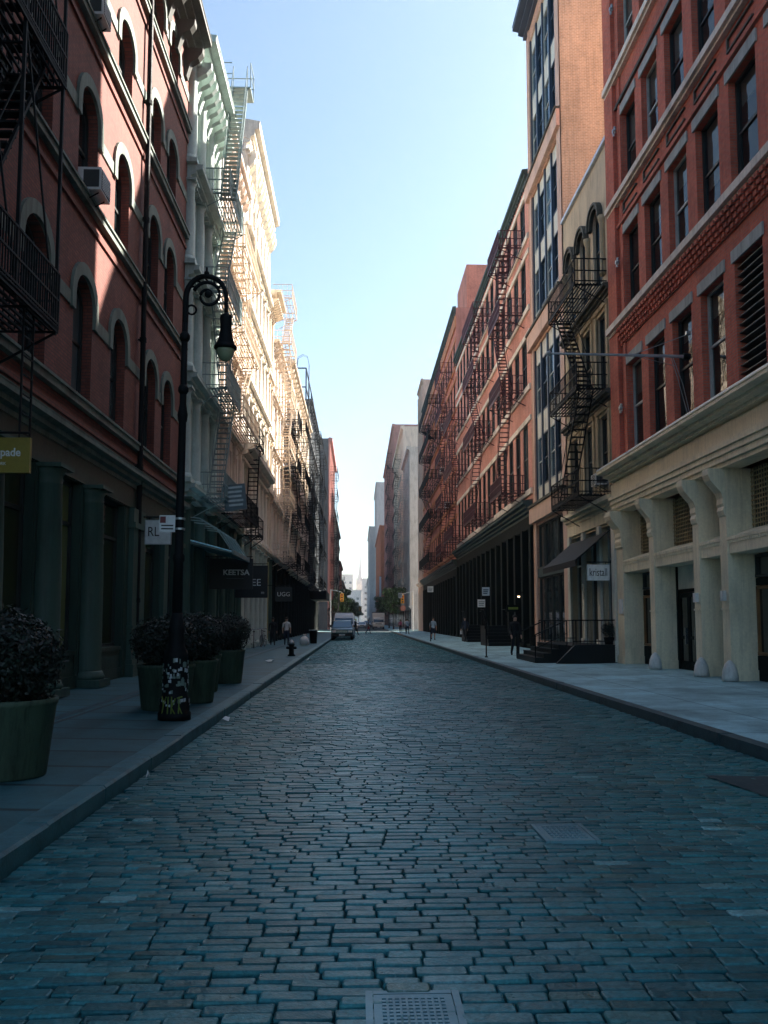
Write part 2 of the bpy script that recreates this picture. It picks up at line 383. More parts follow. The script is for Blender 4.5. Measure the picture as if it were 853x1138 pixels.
# ------------------------------------------------------------------ building kit: local x = out of the facade, y = along it, z = up
def facade(mb, u0, u1, z0, z1, ops, depth=.3, d=0.0):
    """wall sheet with real openings (ua,ub,za,zb,rise) and their reveals"""
    us = sorted({u0,u1,*[o[0] for o in ops],*[o[1] for o in ops]}); zs = sorted({z0,z1,*[o[2] for o in ops],*[o[3] for o in ops]})
    us = [u for u in us if u0-1e-6 <= u <= u1+1e-6]; zs = [z for z in zs if z0-1e-6 <= z <= z1+1e-6]
    for i in range(len(us)-1):
        for j in range(len(zs)-1):
            cu = (us[i]+us[i+1])/2; cz = (zs[j]+zs[j+1])/2
            if any(o[0] < cu < o[1] and o[2] < cz < o[3] for o in ops): continue
            mb.quad((d,us[i],zs[j]),(d,us[i+1],zs[j]),(d,us[i+1],zs[j+1]),(d,us[i],zs[j+1]))
    b = d - depth
    for ua,ub,za,zb,rise in ops:
        sp = zb - rise
        mb.quad((d,ua,za),(d,ua,sp),(b,ua,sp),(b,ua,za)) if False else mb.quad((d,ua,za),(b,ua,za),(b,ua,sp),(d,ua,sp))
        mb.quad((d,ub,za),(d,ub,sp),(b,ub,sp),(b,ub,za))
        mb.quad((d,ua,za),(d,ub,za),(b,ub,za),(b,ua,za))
        if rise <= 0:
            mb.quad((d,ua,zb),(b,ua,zb),(b,ub,zb),(d,ub,zb))
        else:
            pts = arc(ua, ub, sp, rise, 10)
            for (p,q),(r,s) in zip(pts[:-1], pts[1:]):
                mb.quad((d,p,q),(d,r,s),(d,r,zb),(d,p,zb))
                mb.quad((d,p,q),(b,p,q),(b,r,s),(d,r,s))
def arc(ua, ub, sp, rise, n):
    w = (ub-ua)/2; cu = (ua+ub)/2
    return [(cu - w*math.cos(PI*i/n), sp + rise*math.sin(PI*i/n)**.9) for i in range(n+1)]

_wc = {}
def win_meshes(w, h, rise, style, fm, gm):
    k = (round(w,2), round(h,2), round(rise,2), style, fm, gm)
    if k in _wc: return _wc[k]
    f = MB(); t = .07; hw = w/2
    # frame bars, back face on x=0, front at x=.08
    f.box(0,.08,-hw,-hw+t,0,h-rise); f.box(0,.08,hw-t,hw,0,h-rise); f.box(0,.09,-hw,hw,0,t)
    if rise <= 0: f.box(0,.08,-hw,hw,h-t,h)
    else:
        p = arc(-hw, hw, h-rise, rise, 10); q = arc(-hw+t, hw-t, h-rise, rise-t, 10)
        for i in range(10):
            f.add([(.08,*p[i]),(.08,*p[i+1]),(.08,*q[i+1]),(.08,*q[i])], [(0,1,2,3)])
            f.add([(0,*q[i]),(.08,*q[i]),(.08,*q[i+1]),(0,*q[i+1])], [(0,1,2,3)])
    if style in ('sash','sash2'):
        f.box(0,.06,-hw+t,hw-t,h*.5-.035,h*.5+.035)
        f.box(.0,.05,-hw+t,-hw+t+.05,t,h*.5); f.box(.0,.05,hw-t-.05,hw-t,t,h*.5)
    if style == 'sash2': f.box(0,.055,-.025,.025,t,h-rise-t)
    if style == 'cross': f.box(0,.06,-.03,.03,t,h-max(rise,t)); f.box(0,.06,-hw+t,hw-t,h*.68,h*.68+.06)
    if style == 'shop': f.box(0,.07,-hw+t,hw-t,h*.74,h*.74+.08); f.box(0,.06,-.03,.03,t,h*.74)
    g = MB()
    if rise <= 0: g.quad((.02,-hw,0),(.02,hw,0),(.02,hw,h),(.02,-hw,h))
    else:
        a = arc(-hw, hw, h-rise, rise, 10)
        g.add([(.02,-hw,0),(.02,hw,0)] + [(.02,u,z) for u,z in reversed(a)], [tuple(range(13))])
    r = (f.mesh('window', M[fm]), g.mesh('pane', M[gm])); _wc[k] = r; return r
_fw = {}
def flat_win(w, h, fm, gm):
    k = (round(w,2), round(h,2), fm, gm)
    if k in _fw: return _fw[k]
    f = MB(); hw = w/2; t = .09
    f.box(0,.08,-hw,-hw+t,0,h); f.box(0,.08,hw-t,hw,0,h); f.box(0,.1,-hw,hw,0,t); f.box(0,.08,-hw,hw,h-t,h); f.box(0,.07,-hw,hw,h*.5-.05,h*.5+.05)
    f.mat(1).quad((.02,-hw,0),(.02,hw,0),(.02,hw,h),(.02,-hw,h))
    _fw[k] = f.mesh('window', [M[fm], M[gm]]); return _fw[k]
_lc = {}
def boxmesh(name, dims, m):
    k = (name, dims, m)
    if k not in _lc:
        b = MB(); b.box(*dims); _lc[k] = b.mesh(name, M[m])
    return _lc[k]

class Bld:
    def __init__(s, name, label, cat, side, X, Y0, Y1, H, depth=18, group=None):
        s.side = 1 if side == 'L' else -1; s.X = X; s.Y0 = Y0; s.Y1 = Y1; s.H = H; s.depth = depth
        s.Ym = (Y0+Y1)/2
        s.root = empty(name, (X, s.Ym, 0), 0 if s.side == 1 else PI, label, cat, group)
        s.hw = (Y1-Y0)/2; s.ops = []
    def u(s, Y): return s.side*(Y - s.Ym)
    def iv(s, a, b):
        a, b = s.u(a), s.u(b); return (a,b) if a < b else (b,a)
    def op(s, Ya, Yb, za, zb, rise=0): a, b = s.iv(Ya,Yb); s.ops.append((a,b,za,zb,rise)); return s.ops[-1]
    def wall(s, m, z0=0.0, reveal=.3, side_m=None, d=0.0, parapet=.6):
        mb = MB(); facade(mb, -s.hw, s.hw, z0, s.H, s.ops, reveal, d)
        mb.mat(1 if side_m else 0); D = -s.depth; h = s.hw
        mb.quad((d,h,0),(D,h,0),(D,h,s.H),(d,h,s.H)); mb.quad((d,-h,0),(d,-h,s.H),(D,-h,s.H),(D,-h,0))
        mb.quad((D,-h,0),(D,-h,s.H),(D,h,s.H),(D,h,0))
        mb.mat(0); mb.quad((d,-h,s.H),(d,h,s.H),(d-.35,h,s.H),(d-.35,-h,s.H)); mb.quad((d-.35,-h,s.H),(d-.35,h,s.H),(d-.35,h,s.H-parapet),(d-.35,-h,s.H-parapet))
        o = mb.build('wall', [M[m]] + ([M[side_m]] if side_m else []), s.root)
        rf = MB(); rf.quad((d-.35,-h+.01,s.H-parapet),(D+.01,-h+.01,s.H-parapet),(D+.01,h-.01,s.H-parapet),(d-.35,h-.01,s.H-parapet))
        rf.build('roof', M['roof'], s.root); return o
    def box(s, mb, Ya, Yb, d0, d1, z0, z1): a, b = s.iv(Ya,Yb); mb.box(d0,d1,a,b,z0,z1)
    def part(s, mb, name, m, parent=None, smooth=None): return mb.build(name, [M[x] for x in m] if isinstance(m, list) else M[m], parent or s.root, smooth)
    def window(s, o, depth, style='sash', fm='frame_dk', gm='glass', lintel=None, sill=None, far=False):
        ua,ub,za,zb,rise = o; w = ub-ua; h = zb-za
        if far:
            f = link('window', flat_win(w,h,fm,gm), s.root); f.location = (-depth,(ua+ub)/2,za); return f
        fm_, gm_ = win_meshes(w,h,rise,style,fm,gm)
        f = link('window', fm_, s.root); f.location = (-depth,(ua+ub)/2,za); link('pane', gm_, f)
        if gm == 'clear':
            if R.random() < .72:
                hh = round(h*R.choice((.22,.35,.5,.62)),2); q = link('blind', boxmesh('blind',(-.09,-.07,-w/2+.02,w/2-.02,-hh,0),'blind'), f); q.location = (0,0,h)
        if lintel: q = link('lintel', boxmesh('lintel', (depth-.02,depth+.045,-w/2-.12,w/2+.12,h+.004,h+lintel[0]), lintel[1]), f)
        if sill: q = link('sill', boxmesh('sill', (.1,depth+.12,-w/2-.08,w/2+.08,-sill[0],-.004), sill[1]), f)
        return f
    def corn(s, name, m, z0, z1, proj, Ya=None, Yb=None, steps=3, brackets=0, bm=None, dent=0, d=0.0):
        """cornice of stepped mouldings; optional brackets and dentils"""
        a, b = s.iv(Ya if Ya is not None else s.Y0, Yb if Yb is not None else s.Y1)
        mb = MB(); h = z1-z0; n = steps
        pr = [(d,z0)]
        for i in range(n):
            p = d+proj*((i+1)/n)**1.3
            pr += [(p, z0+h*(i/n)+ (0 if i == 0 else .0)), (p, z0+h*((i+.72)/n))]
        pr += [(d+proj*1.03, z1-h*.04), (d+proj*1.03, z1), (d, z1+h*.1)]
        mb.prism_u(pr, a+.006, b-.006)
        if dent:
            k = int((b-a)/dent)
            for i in range(k):
                c = a + (b-a)*(i+.5)/k; mb.box(d, d+proj*.42, c-dent*.28, c+dent*.28, z0-h*.22, z0-.003)
        o = s.part(mb, name, m)
        if brackets:
            k = max(2, int(round((b-a)/brackets)))
            me = None
            for i in range(k):
                c = a + (b-a)*(i+.5)/k
                if me is None:
                    q = MB(); w = min(.16, brackets*.2); hh = h*1.25
                    q.prism_u([(d,-hh),(d+proj*.12,-hh*.98),(d+proj*.22,-hh*.7),(d+proj*.3,-hh*.5),(d+proj*.62,-hh*.35),(d+proj*.8,-hh*.16),(d+proj*.82,-.004),(d,-.004)], -w, w)
                    me = q.mesh('bracket', M[bm or m])
                x = link('bracket', me, o); x.location = (0,c,z0)
        return o
    def fire_escape(s, Ya, Yb, zs, depth=1.1, m='black', lod=0, drop=None, roof=None, stair=True, bal=.13, d0=0.0, rail=.95, up_first=True, bw=.008):
        a, b = s.iv(Ya,Yb); fe = MB(); r = .022 if lod == 0 else .03
        for z in zs:
            for u in (a+.05,b-.05):
                fe.bar((d0,u,z-.75),(d0+depth,u,z-.06),r,4); fe.bar((d0,u,z-.05),(d0+depth,u,z-.05),r,4)
                fe.bar((d0,u,z+rail),(d0+.1,u,z+rail),r,4)
        part = s.part(fe, 'fire_escape', m)
        for i, z in enumerate(zs):
            q = MB(); k = 9 if lod == 0 else 5
            for j in range(k+1):
                x = d0+.12+(depth-.12)*j/k; q.box(x-.02,x+.02,a,b,z-.02,z+.02)
            for j in range(4): uu = a+(b-a)*j/3; q.box(d0+.1,d0+depth,uu-.02,uu+.02,z-.05,z-.02)
            q.box(d0+depth-.02,d0+depth+.02,a,b,z-.06,z+.05)
            for zz in (rail, rail*.52, .1):
                q.box(d0+depth-.018,d0+depth+.018,a,b,z+zz-.018,z+zz+.018)
                for u in (a,b): q.box(d0,d0+depth,u-.018,u+.018,z+zz-.018,z+zz+.018)
            nb = max(2, int((b-a)/bal)); nd = max(2, int(depth/bal))
            for j in range(nb+1):
                u = a+(b-a)*j/nb; w = .02 if j in (0,nb) else bw; q.box(d0+depth-w,d0+depth+w,u-w,u+w,z,z+rail)
            for u in (a,b):
                for j in range(1,nd): x = d0+depth*j/nd; w = bw; q.box(x-w,x+w,u-w,u+w,z,z+rail)
            s.part(q, 'landing', m, part)
            if stair and i+1 < len(zs):
                q = MB(); z1 = zs[i+1]; up = (i % 2 == 0) == up_first
                ua, ub = (a+.45,b-.45) if up else (b-.45,a+.45); st = .35
                for x in (d0+depth-.72,d0+depth-.2):
                    q.bar((x,ua,z),(x,ub,z1),.035,4)
                    q.bar((x,ua,z+.8),(x,ub,z1+.8),.016,4)
                    for f in (.0,.33,.66,1.): q.bar((x,ua+(ub-ua)*f,z+(z1-z)*f),(x,ua+(ub-ua)*f,z+(z1-z)*f+.8),.014,4)
                n = int((z1-z)/.24)
                for j in range(1,n): f = j/n; uu = ua+(ub-ua)*f; zz = z+(z1-z)*f; q.box(d0+depth-.72,d0+depth-.2,uu-.09,uu+.09,zz-.015,zz+.015)
                s.part(q, 'stair', m, part)
        if drop:
            q = MB(); u0, zb_ = drop; x = d0+depth-.12; u0 = s.u(u0)
            for du in (-.2,.2): q.bar((x,u0+du,zb_),(x,u0+du,zs[0]+.9),.02,4)
            for j in range(int((zs[0]+.9-zb_)/.3)+1): q.bar((x,u0-.2,zb_+.3*j),(x,u0+.2,zb_+.3*j),.014,4)
            s.part(q, 'drop_ladder', m, part)
        if roof:
            q = MB(); uY, zt = roof; u0 = s.u(uY); x = d0+depth-.15
            for du in (-.22,.22):
                q.path([(x,u0+du,zs[-1]),(x,u0+du,zt),(x-.15,u0+du,zt+.8),(x-.6,u0+du,zt+1.),(x-1.1,u0+du,zt+.7),(x-1.2,u0+du,zt-.2)],.022,5)
            for j in range(int((zt-zs[-1])/.3)+1): q.bar((x,u0-.22,zs[-1]+.3*j),(x,u0+.22,zs[-1]+.3*j),.014,4)
            s.part(q, 'roof_ladder', m, part)
        return part
    def columns(s, Ys, z0, z1, r, m, d=0.0, n=14, name='column', flute=False, base=.35, cap=.4):
        h = z1-z0; q = MB(); q.smooth = True
        pr = [(r*1.02,base),(r*1.0,base+.02),(r*.98,h*.5),(r*.86,h-cap),(r*.9,h-cap+.02),(r*.86,h-cap+.05),(r*.9,h-cap*.5),(r*1.12,h-cap*.2)]
        q.lathe(pr,(0,0,0),n); q.lathe([(r*1.22,base*.45),(r*1.28,base*.6),(r*1.18,base*.75),(r*1.12,base*.9),(r*1.02,base)],(0,0,0),n)
        q.smooth = False; q.box(-r*1.3,r*1.3,-r*1.3,r*1.3,0,base*.45); q.box(-r*1.2,r*1.2,-r*1.2,r*1.2,h-cap*.2,h-.003)
        me = q.mesh(name, M[m]); out = []
        for Y in Ys:
            o = link(name, me, s.root); o.location = (d,s.u(Y),z0); out.append(o)
        return out

def bays(Y0, Y1, n, wfrac):
    p = (Y1-Y0)/n
    return [(Y0+p*(i+.5-wfrac/2), Y0+p*(i+.5+wfrac/2)) for i in range(n)]

for k in ('dkgreen','black','blackstair','dark_b'):
    for n_ in M[k].node_tree.nodes:
        if n_.type == 'BSDF_PRINCIPLED': n_.inputs['Specular IOR Level'].default_value = .18
# ------------------------------------------------------------------ setting
KL, KR = -2.37, 4.97            # kerb faces
FL, FR = -6.2, 9.2              # facade lines
def crown(x): t = (x-(KL+KR)/2)/((KR-KL)/2); return .07*(1-t*t)
g = MB(); g.quad((-1500,-400,-.08),(1500,-400,-.08),(1500,2600,-.08),(-1500,2600,-.08))
tag(g.build('ground', M['ground']), kind='structure')
def build_road():
    rg = np.random.default_rng(3)
    V = []; F = []; SM = []; nv = 0
    y = 1.2
    while y < 128.0:
        far = y > 34
        ph = .100 + rg.uniform(-.007,.008); gap = .004; gapy = .013
        wob = rg.uniform(-.003,.003); tilt = rg.normal(0,.0015)
        x = KL + .02 + rg.uniform(-.15,0)
        xs = []
        while x < KR - .05:
            w = rg.uniform(.17,.31); xs.append((max(x,KL+.02), min(x+w,KR-.02))); x += w
        for xa, xb in xs:
            if xb - xa < .06: continue
            xc = (xa+xb)/2
            # rows bow and drift a little across the street
            yo = y + wob + .045*math.sin(xc*.9+y*.05) + .012*math.sin(xc*2.3+y*.31) + tilt*(xc-1)*3
            zc = crown(xc) + rg.normal(0,.003) + .010*math.sin(xc*1.1+y*.37)*math.sin(y*.23)
            dh = ph + rg.uniform(-.004,.002)
            a0, a1 = xa+gap*.5+rg.uniform(0,.003), xb-gap*.5-rg.uniform(0,.003)
            b0, b1 = yo+gapy*.5, yo+dh-gapy*.5
            sx, sy = rg.normal(0,.010), rg.normal(0,.022)
            j = lambda s=.004: rg.uniform(-s,s)
            def zz(px,py,dz): return zc + dz + sx*(px-xc) + sy*(py-(b0+b1)/2)
            if far:
                i = .016
                top = [(a0+i,b0+i),(a1-i,b0+i),(a1-i,b1-i),(a0+i,b1-i)]; bot = [(a0,b0),(a1,b0),(a1,b1),(a0,b1)]
                V += [(px,py,zz(px,py,0)) for px,py in top] + [(px,py,zc-.04) for px,py in bot]
                F += [(nv,nv+1,nv+2,nv+3)] + [(nv+4+k,nv+4+(k+1)%4,nv+(k+1)%4,nv+k) for k in range(4)]; SM += [False]*5; nv += 8
            else:
                def ring(i,c,dz,low=False):
                    A0,A1,B0,B1 = a0+i,a1-i,b0+i,b1-i
                    p = [(A0+c,B0),(A1-c,B0),(A1,B0+c),(A1,B1-c),(A1-c,B1),(A0+c,B1),(A0,B1-c),(A0,B0+c)]
                    return [(px+j(),py+j(),(zz(px,py,dz)+j(.0015)) if not low else zc-.05) for px,py in p]
                V += ring(.008,.009,.0) + ring(.002,.008,-.003) + ring(.0,.008,-.012) + ring(-.002,.012,0,True)
                F.append(tuple(range(nv,nv+8)))
                for l in range(3):
                    for k in range(8): F.append((nv+8*(l+1)+k,nv+8*(l+1)+(k+1)%8,nv+8*l+(k+1)%8,nv+8*l+k))
                SM += [True]*25; nv += 32
        y += ph
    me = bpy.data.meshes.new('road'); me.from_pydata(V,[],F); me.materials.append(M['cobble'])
    me.polygons.foreach_set('use_smooth',[len(f) == 4 and nearf for f,nearf in zip(F,SM)]); me.update()
    return link('road', me)
tag(build_road(), kind='structure')
q = MB(); n = 40
for i in range(n):
    xa = KL+(KR-KL)*i/n; xb = KL+(KR-KL)*(i+1)/n
    q.quad((xa,-25,crown(xa)-.020),(xb,-25,crown(xb)-.020),(xb,128.2,crown(xb)-.020),(xa,128.2,crown(xa)-.020))
tag(q.build('road_bed', M['joint']), kind='structure')
q = MB(); q.quad((KL,128,.055),(KR,128,.055),(KR,1300,.055),(KL,1300,.055)); q.quad((-160,130,.05),(160,130,.05),(160,148,.05),(-160,148,.05))
tag(q.build('far_road', M['asphalt']), kind='structure')
q = MB()
for k in range(9): x = -1.9+k*.75; q.quad((x,126.6,.075+crown(x)*.3),(x+.36,126.6,.075+crown(x)*.3),(x+.36,129.2,.075),(x,129.2,.075))
def sidewalk(name, xk, xf, y0, y1, m):
    q = MB(); q.quad((xk,y0,.15),(xf,y0,.25),(xf,y1,.25),(xk,y1,.15)); q.quad((xk,y0,.15),(xk,y0,-.08),(xf,y0,-.08),(xf,y0,.25))
    tag(q.build(name, M[m]), kind='structure')
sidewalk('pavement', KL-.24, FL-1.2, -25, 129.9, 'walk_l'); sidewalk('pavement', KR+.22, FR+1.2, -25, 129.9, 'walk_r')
sidewalk('pavement', KL-.24, FL-1.2, 148.1, 1200, 'walk_l'); sidewalk('pavement', KR+.22, FR+1.2, 148.1, 1200, 'walk_r')
def kerb(x0, x1, m, y0, y1):
    q = MB(); y = y0; rr = random.Random(5)
    while y < y1:
        L = rr.uniform(1.5,2.4); dz = rr.uniform(-.006,.006); dx = rr.uniform(-.008,.008); e = min(y+L-.012,y1)
        xa, xb = min(x0,x1)+dx, max(x0,x1)+dx; c = .022
        q.prism_u([(xa,-.06),(xb,-.06),(xb,.152+dz-(c if x1<x0 else 0)),(xb-(c if x1<x0 else 0),.154+dz),(xa+(0 if x1<x0 else c),.154+dz),(xa,.152+dz-(0 if x1<x0 else c))], y, e); y += L
    tag(q.build('kerb', M[m]), kind='structure')
kerb(KL, KL-.24, 'kerb', -25, 129.8); kerb(KR+.22, KR, 'kerb_d', -25, 129.8)
# dark strip along the shop side of the near pavement and a patched trench in the far one
q = MB()
for (xa,xb,ya,yb) in ((-4.78,-4.62,-20,60),):
    q.quad((xa,ya,.15+.1*(-xa-2.6)/4.8+.004),(xb,ya,.15+.1*(-xb-2.6)/4.8+.004),(xb,yb,.15+.1*(-xb-2.6)/4.8+.004),(xa,yb,.15+.1*(-xa-2.6)/4.8+.004))
tag(q.build('paving_strip', M['kerb_d']), kind='structure')
q = MB(); q.quad((3.85,8.2,.052),(4.9,8.2,.02),(4.9,9.35,.02),(3.7,9.3,.058)); tag(q.build('asphalt_patch', M['asphalt']), kind='structure')

# ------------------------------------------------------------------ left: plum brick warehouse, unseen near end cut short to let in fill light
def left_brick():
    b = Bld('brick_building', 'dark plum brick building with pale arched window trim and drab green shopfront at street level', 'building', 'L', FL, 2, 29.98, 22.6, 20)
    rows = [(6.62,9.4,.62),(11.3,13.8,.6),(15.5,17.45,.5),(19.45,21.2,.5)]
    near = [4.2,7.0,9.8,12.65,15.5,18.42,21.25]
    ws = [(y,y+1.32) for y in near] + [(24.62,25.98),(26.84,28.2)]
    ops = []
    for (za,zb,rise) in rows:
        for ya,yb in ws: ops.append(b.op(ya,yb,za,zb,rise))
    # ground floor bays between the columns
    gb = [(3.8,5.8),(6.4,8.4),(9.0,11.1),(11.75,13.9),(14.55,16.55),(17.45,19.3),(20.25,22.9),(24.95,27.0),(27.6,29.4)]
    b.wall('brick_l', z0=4.75, reveal=.34)
    for o in ops: b.window(o,.3,'sash','frame_dk','glass')
    fr = MB(); facade(fr,-b.hw,b.hw,0,4.75,[(*b.iv(ya,yb),.5,4.74,0) for ya,yb in gb],.34)
    # painted panels over the brick between shop bays
    for k in range(len(gb)):
        a = gb[k][1]; e = gb[k+1][0] if k+1 < len(gb) else 29.97
        b.box(fr,a+.05,e-.05,-.1,.025,.25,4.7)
    b.box(fr,2.05,29.97,-.2,.06,4.755,5.3)
    b.part(fr,'shopfront_panelling','green_l')
    # moulded plinth panels
    for ya,yb in gb:
        pl = MB(); b.box(pl,ya+.004,yb-.004,-.3,-.04,.2,.95); b.box(pl,ya+.004,yb-.004,-.3,.0,.95,1.05); b.box(pl,ya+.1,yb-.1,-.05,-.02,.35,.8); b.part(pl,'stall_riser','green_l')
    for ya,yb in gb:
        a,c = b.iv(ya,yb); o = (a,c,1.06,4.74,0); b.window(o,.26,'shop','frame_dk','glass_ol')
    b.corn('shopfront_cornice','stone_l',5.31,5.72,.34,steps=3)
    b.columns([8.7,11.4,14.2,17.0,19.78],.24,4.75,.33,'green_l2',d=.08)
    for yc,w in ((23.95,1.3),(29.7,.5),(27.3,.55)):
        q = MB(); b.box(q,yc-w/2,yc+w/2,.028,.16,.25,4.74); b.box(q,yc-w/2-.07,yc+w/2+.07,.0,.24,.2,.55); b.box(q,yc-w/2-.04,yc+w/2+.04,.0,.2,.56,.68)
        b.box(q,yc-w/2-.04,yc+w/2+.04,.0,.2,1.5,1.58); b.box(q,yc-w/2-.06,yc+w/2+.06,.0,.22,4.2,4.35); b.part(q,'pilaster','green_l2')
    # sill courses, lower brick ledges, stone bands linking the arches, arch hoods
    for i,(za,zb,rise) in enumerate(rows):
        q = MB(); b.box(q,2.05,29.96,-.03,.13,za-.24,za-.004); b.box(q,2.05,29.96,-.03,.17,za-.09,za-.03); b.part(q,'sill_course','stone_l')
        q = MB(); b.box(q,2.05,29.96,-.03,.05,za-.62,za-.5); b.part(q,'brick_ledge','brick_l')
        sp = zb-rise; prev = 2.05
        for ya,yb in ws+[(29.95+.26,31)]:
            q = MB(); b.box(q,prev,ya-.26,-.03,.035,sp-.32,sp-.02); b.part(q,'stone_band','stone_l'); prev = yb+.26
        for ya,yb in ws:
            q = MB(); u0,u1 = b.iv(ya,yb); p = arc(u0-.02,u1+.02,sp,rise+.02,12); r = arc(u0-.26,u1+.26,sp,rise+.3,12); D = .07
            for k in range(12):
                q.add([(D,*p[k]),(D,*p[k+1]),(D,*r[k+1]),(D,*r[k])],[(0,1,2,3)]); q.add([(D,*r[k]),(D,*r[k+1]),(-.02,*r[k+1]),(-.02,*r[k])],[(0,1,2,3)]); q.add([(D,*p[k+1]),(D,*p[k]),(-.02,*p[k]),(-.02,*p[k+1])],[(0,1,2,3)])
            q.box(-.02,D,u0-.26,u0-.02,sp-.34,sp); q.box(-.02,D,u1+.02,u1+.26,sp-.34,sp)
            b.part(q,'arch_hood','stone_l')
    b.corn('roof_cornice','mold_dk',21.9,22.75,.8,steps=4,brackets=1.5,bm='mold_dk')
    q = MB(); u = b.u(23.85); q.path([(.14,u,.3),(.14,u,20.6)],.075,8)
    for z in (2.2,5.9,9.5,13,16.5,20): q.bar((.14,u,z),(.14,u,z+.12),.1,8); q.bar((0,u,z+.06),(.14,u,z+.06),.03,4)
    q.bar((.14,u,20.6),(.14,u,21.1),.17,8); b.part(q,'drainpipe','black')
    b.fire_escape(10.6,14.1,[6.5,10.75,14.9,18.9],1.2,'black',0,drop=(13.2,4.55),bal=.095,bw=.011)
    q = MB()
    for Y in (10.65,12.4,14.05):
        for d in (.12,1.18): q.bar((d,b.u(Y),6.4),(d,b.u(Y),19.9),.035,4)
    for z0,z1 in ((6.5,10.75),(10.75,14.9),(14.9,18.9)): q.bar((1.18,b.u(14.05),z0),(1.18,b.u(12.4),z1),.02,4); q.bar((1.18,b.u(12.4),z0),(1.18,b.u(10.65),z1),.02,4)
    b.part(q,'escape_frame','black')
    return b
L1 = left_brick()

# ------------------------------------------------------------------ cast-iron fronts
def castiron(name, label, side, X, Y0, Y1, H, m, cors, nb, wf=.62, ground=None, side_m=None, glassm='glass', fm='frame_dk', top=(.9,.9), colr=.2, colm=None, lod=0, corm=None, dent=0, br=.9, depth=18, headroom=.5, gm='dark_b'):
    """floors lie between the string cornices listed in cors (z, height, projection)"""
    b = Bld(name,label,'building',side,X,Y0+.01,Y1-.01,H,depth)
    bs = bays(Y0+.25,Y1-.25,nb,wf); ops = []
    zs = [c[0] for c in cors]
    floors = [(zs[i]+cors[i][1]+.12, zs[i+1]-headroom) for i in range(len(zs)-1)]
    for za,zb in floors:
        for ya,yb in bs: ops.append(b.op(ya,yb,za,zb))
    gops = [b.op(ya,yb,.35,zs[0]-.6) for ya,yb in bays(Y0+.25,Y1-.25,max(2,nb-1),.74)]
    if ground:
        b.ops = list(ops); b.wall(m,z0=zs[0],reveal=.26,side_m=side_m); q = MB(); facade(q,-b.hw,b.hw,0,zs[0],gops,.26); b.part(q,'shopfront_wall',ground)
    else: b.wall(m,reveal=.26,side_m=side_m)
    for o in ops: b.window(o,.22,'sash',fm,glassm,far=lod>0)
    for o in gops: b.window(o,.22,'shop',gm,'glass_dk',far=lod>0)
    for i,(z,h,p) in enumerate(cors):
        last = i == len(cors)-1
        b.corn('roof_cornice' if last else ('shopfront_cornice' if i == 0 else 'string_cornice'), corm or m, z, z+h, p, steps=4 if last else 3, brackets=br if last else 0, dent=(dent if not last else .3) if lod == 0 else 0)
    Ys = [Y0+.2] + [(bs[i][1]+bs[i+1][0])/2 for i in range(nb-1)] + [Y1-.2]
    for za,zb in floors: b.columns(Ys,za-.1,zb+headroom-.05,colr,colm or m,d=.02,n=12 if lod == 0 else 8,name='engaged_column')
    gy = bays(Y0+.25,Y1-.25,max(2,nb-1),.74); gY = [Y0+.2]+[(gy[i][1]+gy[i+1][0])/2 for i in range(len(gy)-1)]+[Y1-.2]
    b.columns(gY,.24,zs[0]-.1,colr*1.15,ground or colm or m,d=.05,n=12 if lod == 0 else 8,name='shopfront_column')
    return b
B = castiron('castiron_building','pale sage green columned building with deep cornices and an iron stair over its roof edge','L',FL,30,36,22.5,'green_b',[(6.1,.4,.5),(10.0,.45,.5),(13.9,.45,.5),(17.6,.5,.55),(22.1,.95,.95)],3,.58,colr=.27,dent=.22,ground='green_l2',br=.62)
B.fire_escape(32.2,35.9,[6.3,10.5,14.25,18.2],1.2,'fe_green',0,bal=.13,roof=None)
# stair climbing over the roof edge
q = MB(); u0,u1 = B.u(32.8),B.u(36.0)
for x in (.75,1.35):
    q.bar((x,u0,18.2),(x,u1-.4,24.6),.045,4); q.bar((x,u0,19.2),(x,u1-.4,25.6),.022,4)
    for f in range(9): t = f/8; q.bar((x,u0+(u1-.4-u0)*t,18.2+6.4*t),(x,u0+(u1-.4-u0)*t,19.2+6.4*t),.018,4)
for k in range(26): t = k/26; q.box(.75,1.35,u0+(u1-.4-u0)*t-.1,u0+(u1-.4-u0)*t+.1,18.2+6.4*t-.015,18.2+6.4*t+.015)
q.box(-.6,1.5,u1-.5,u1+.6,24.56,24.62)
for x in (-.6,1.5): 
    for uu in (u1-.5,u1+.6): q.bar((x,uu,24.6),(x,uu,25.7),.025,4)
for zz in (25.2,25.7):
    q.bar((1.5,u1-.5,zz),(1.5,u1+.6,zz),.022,4); q.bar((-.6,u1+.6,zz),(1.5,u1+.6,zz),.022,4); q.bar((-.6,u1-.5,zz),(.7,u1-.5,zz),.022,4)
q.build('roof_stair', M['fe_green'], B.root)
# glazed entrance canopy with arched stays
q = MB(); a,c = B.iv(30.4,35.0)
q.prism_u([(.1,4.55),(1.75,4.12),(1.75,4.16),(.1,4.6)],a,c); cn = B.part(q,'entrance_canopy','frost')
q = MB()
for u in [a+(c-a)*k/5 for k in range(6)]:
    q.path([(.06,u,5.35),(.6,u,5.3),(1.2,u,4.95),(1.7,u,4.22)],.022,5); q.bar((.05,u,4.5),(1.75,u,4.08),.025,4)
q.box(1.74,1.8,a,c,4.05,4.2); q.build('canopy_frame', M['fe_green'], cn)
C_ = castiron('facade_building','narrow pale rose building behind cream and dark iron fire stairs beside the sage green front','L',FL,36,44.5,24.2,'pink_c',[(6.2,.35,.35),(10.4,.3,.25),(14.2,.3,.25),(18.1,.3,.25),(23.6,.6,.5)],4,.5,colr=.16,ground='green_l2',br=.8)
C_.fire_escape(37.2,42.8,[10.6,14.4,18.3],1.15,'fe_cream',0,bal=.16,roof=(42,25))
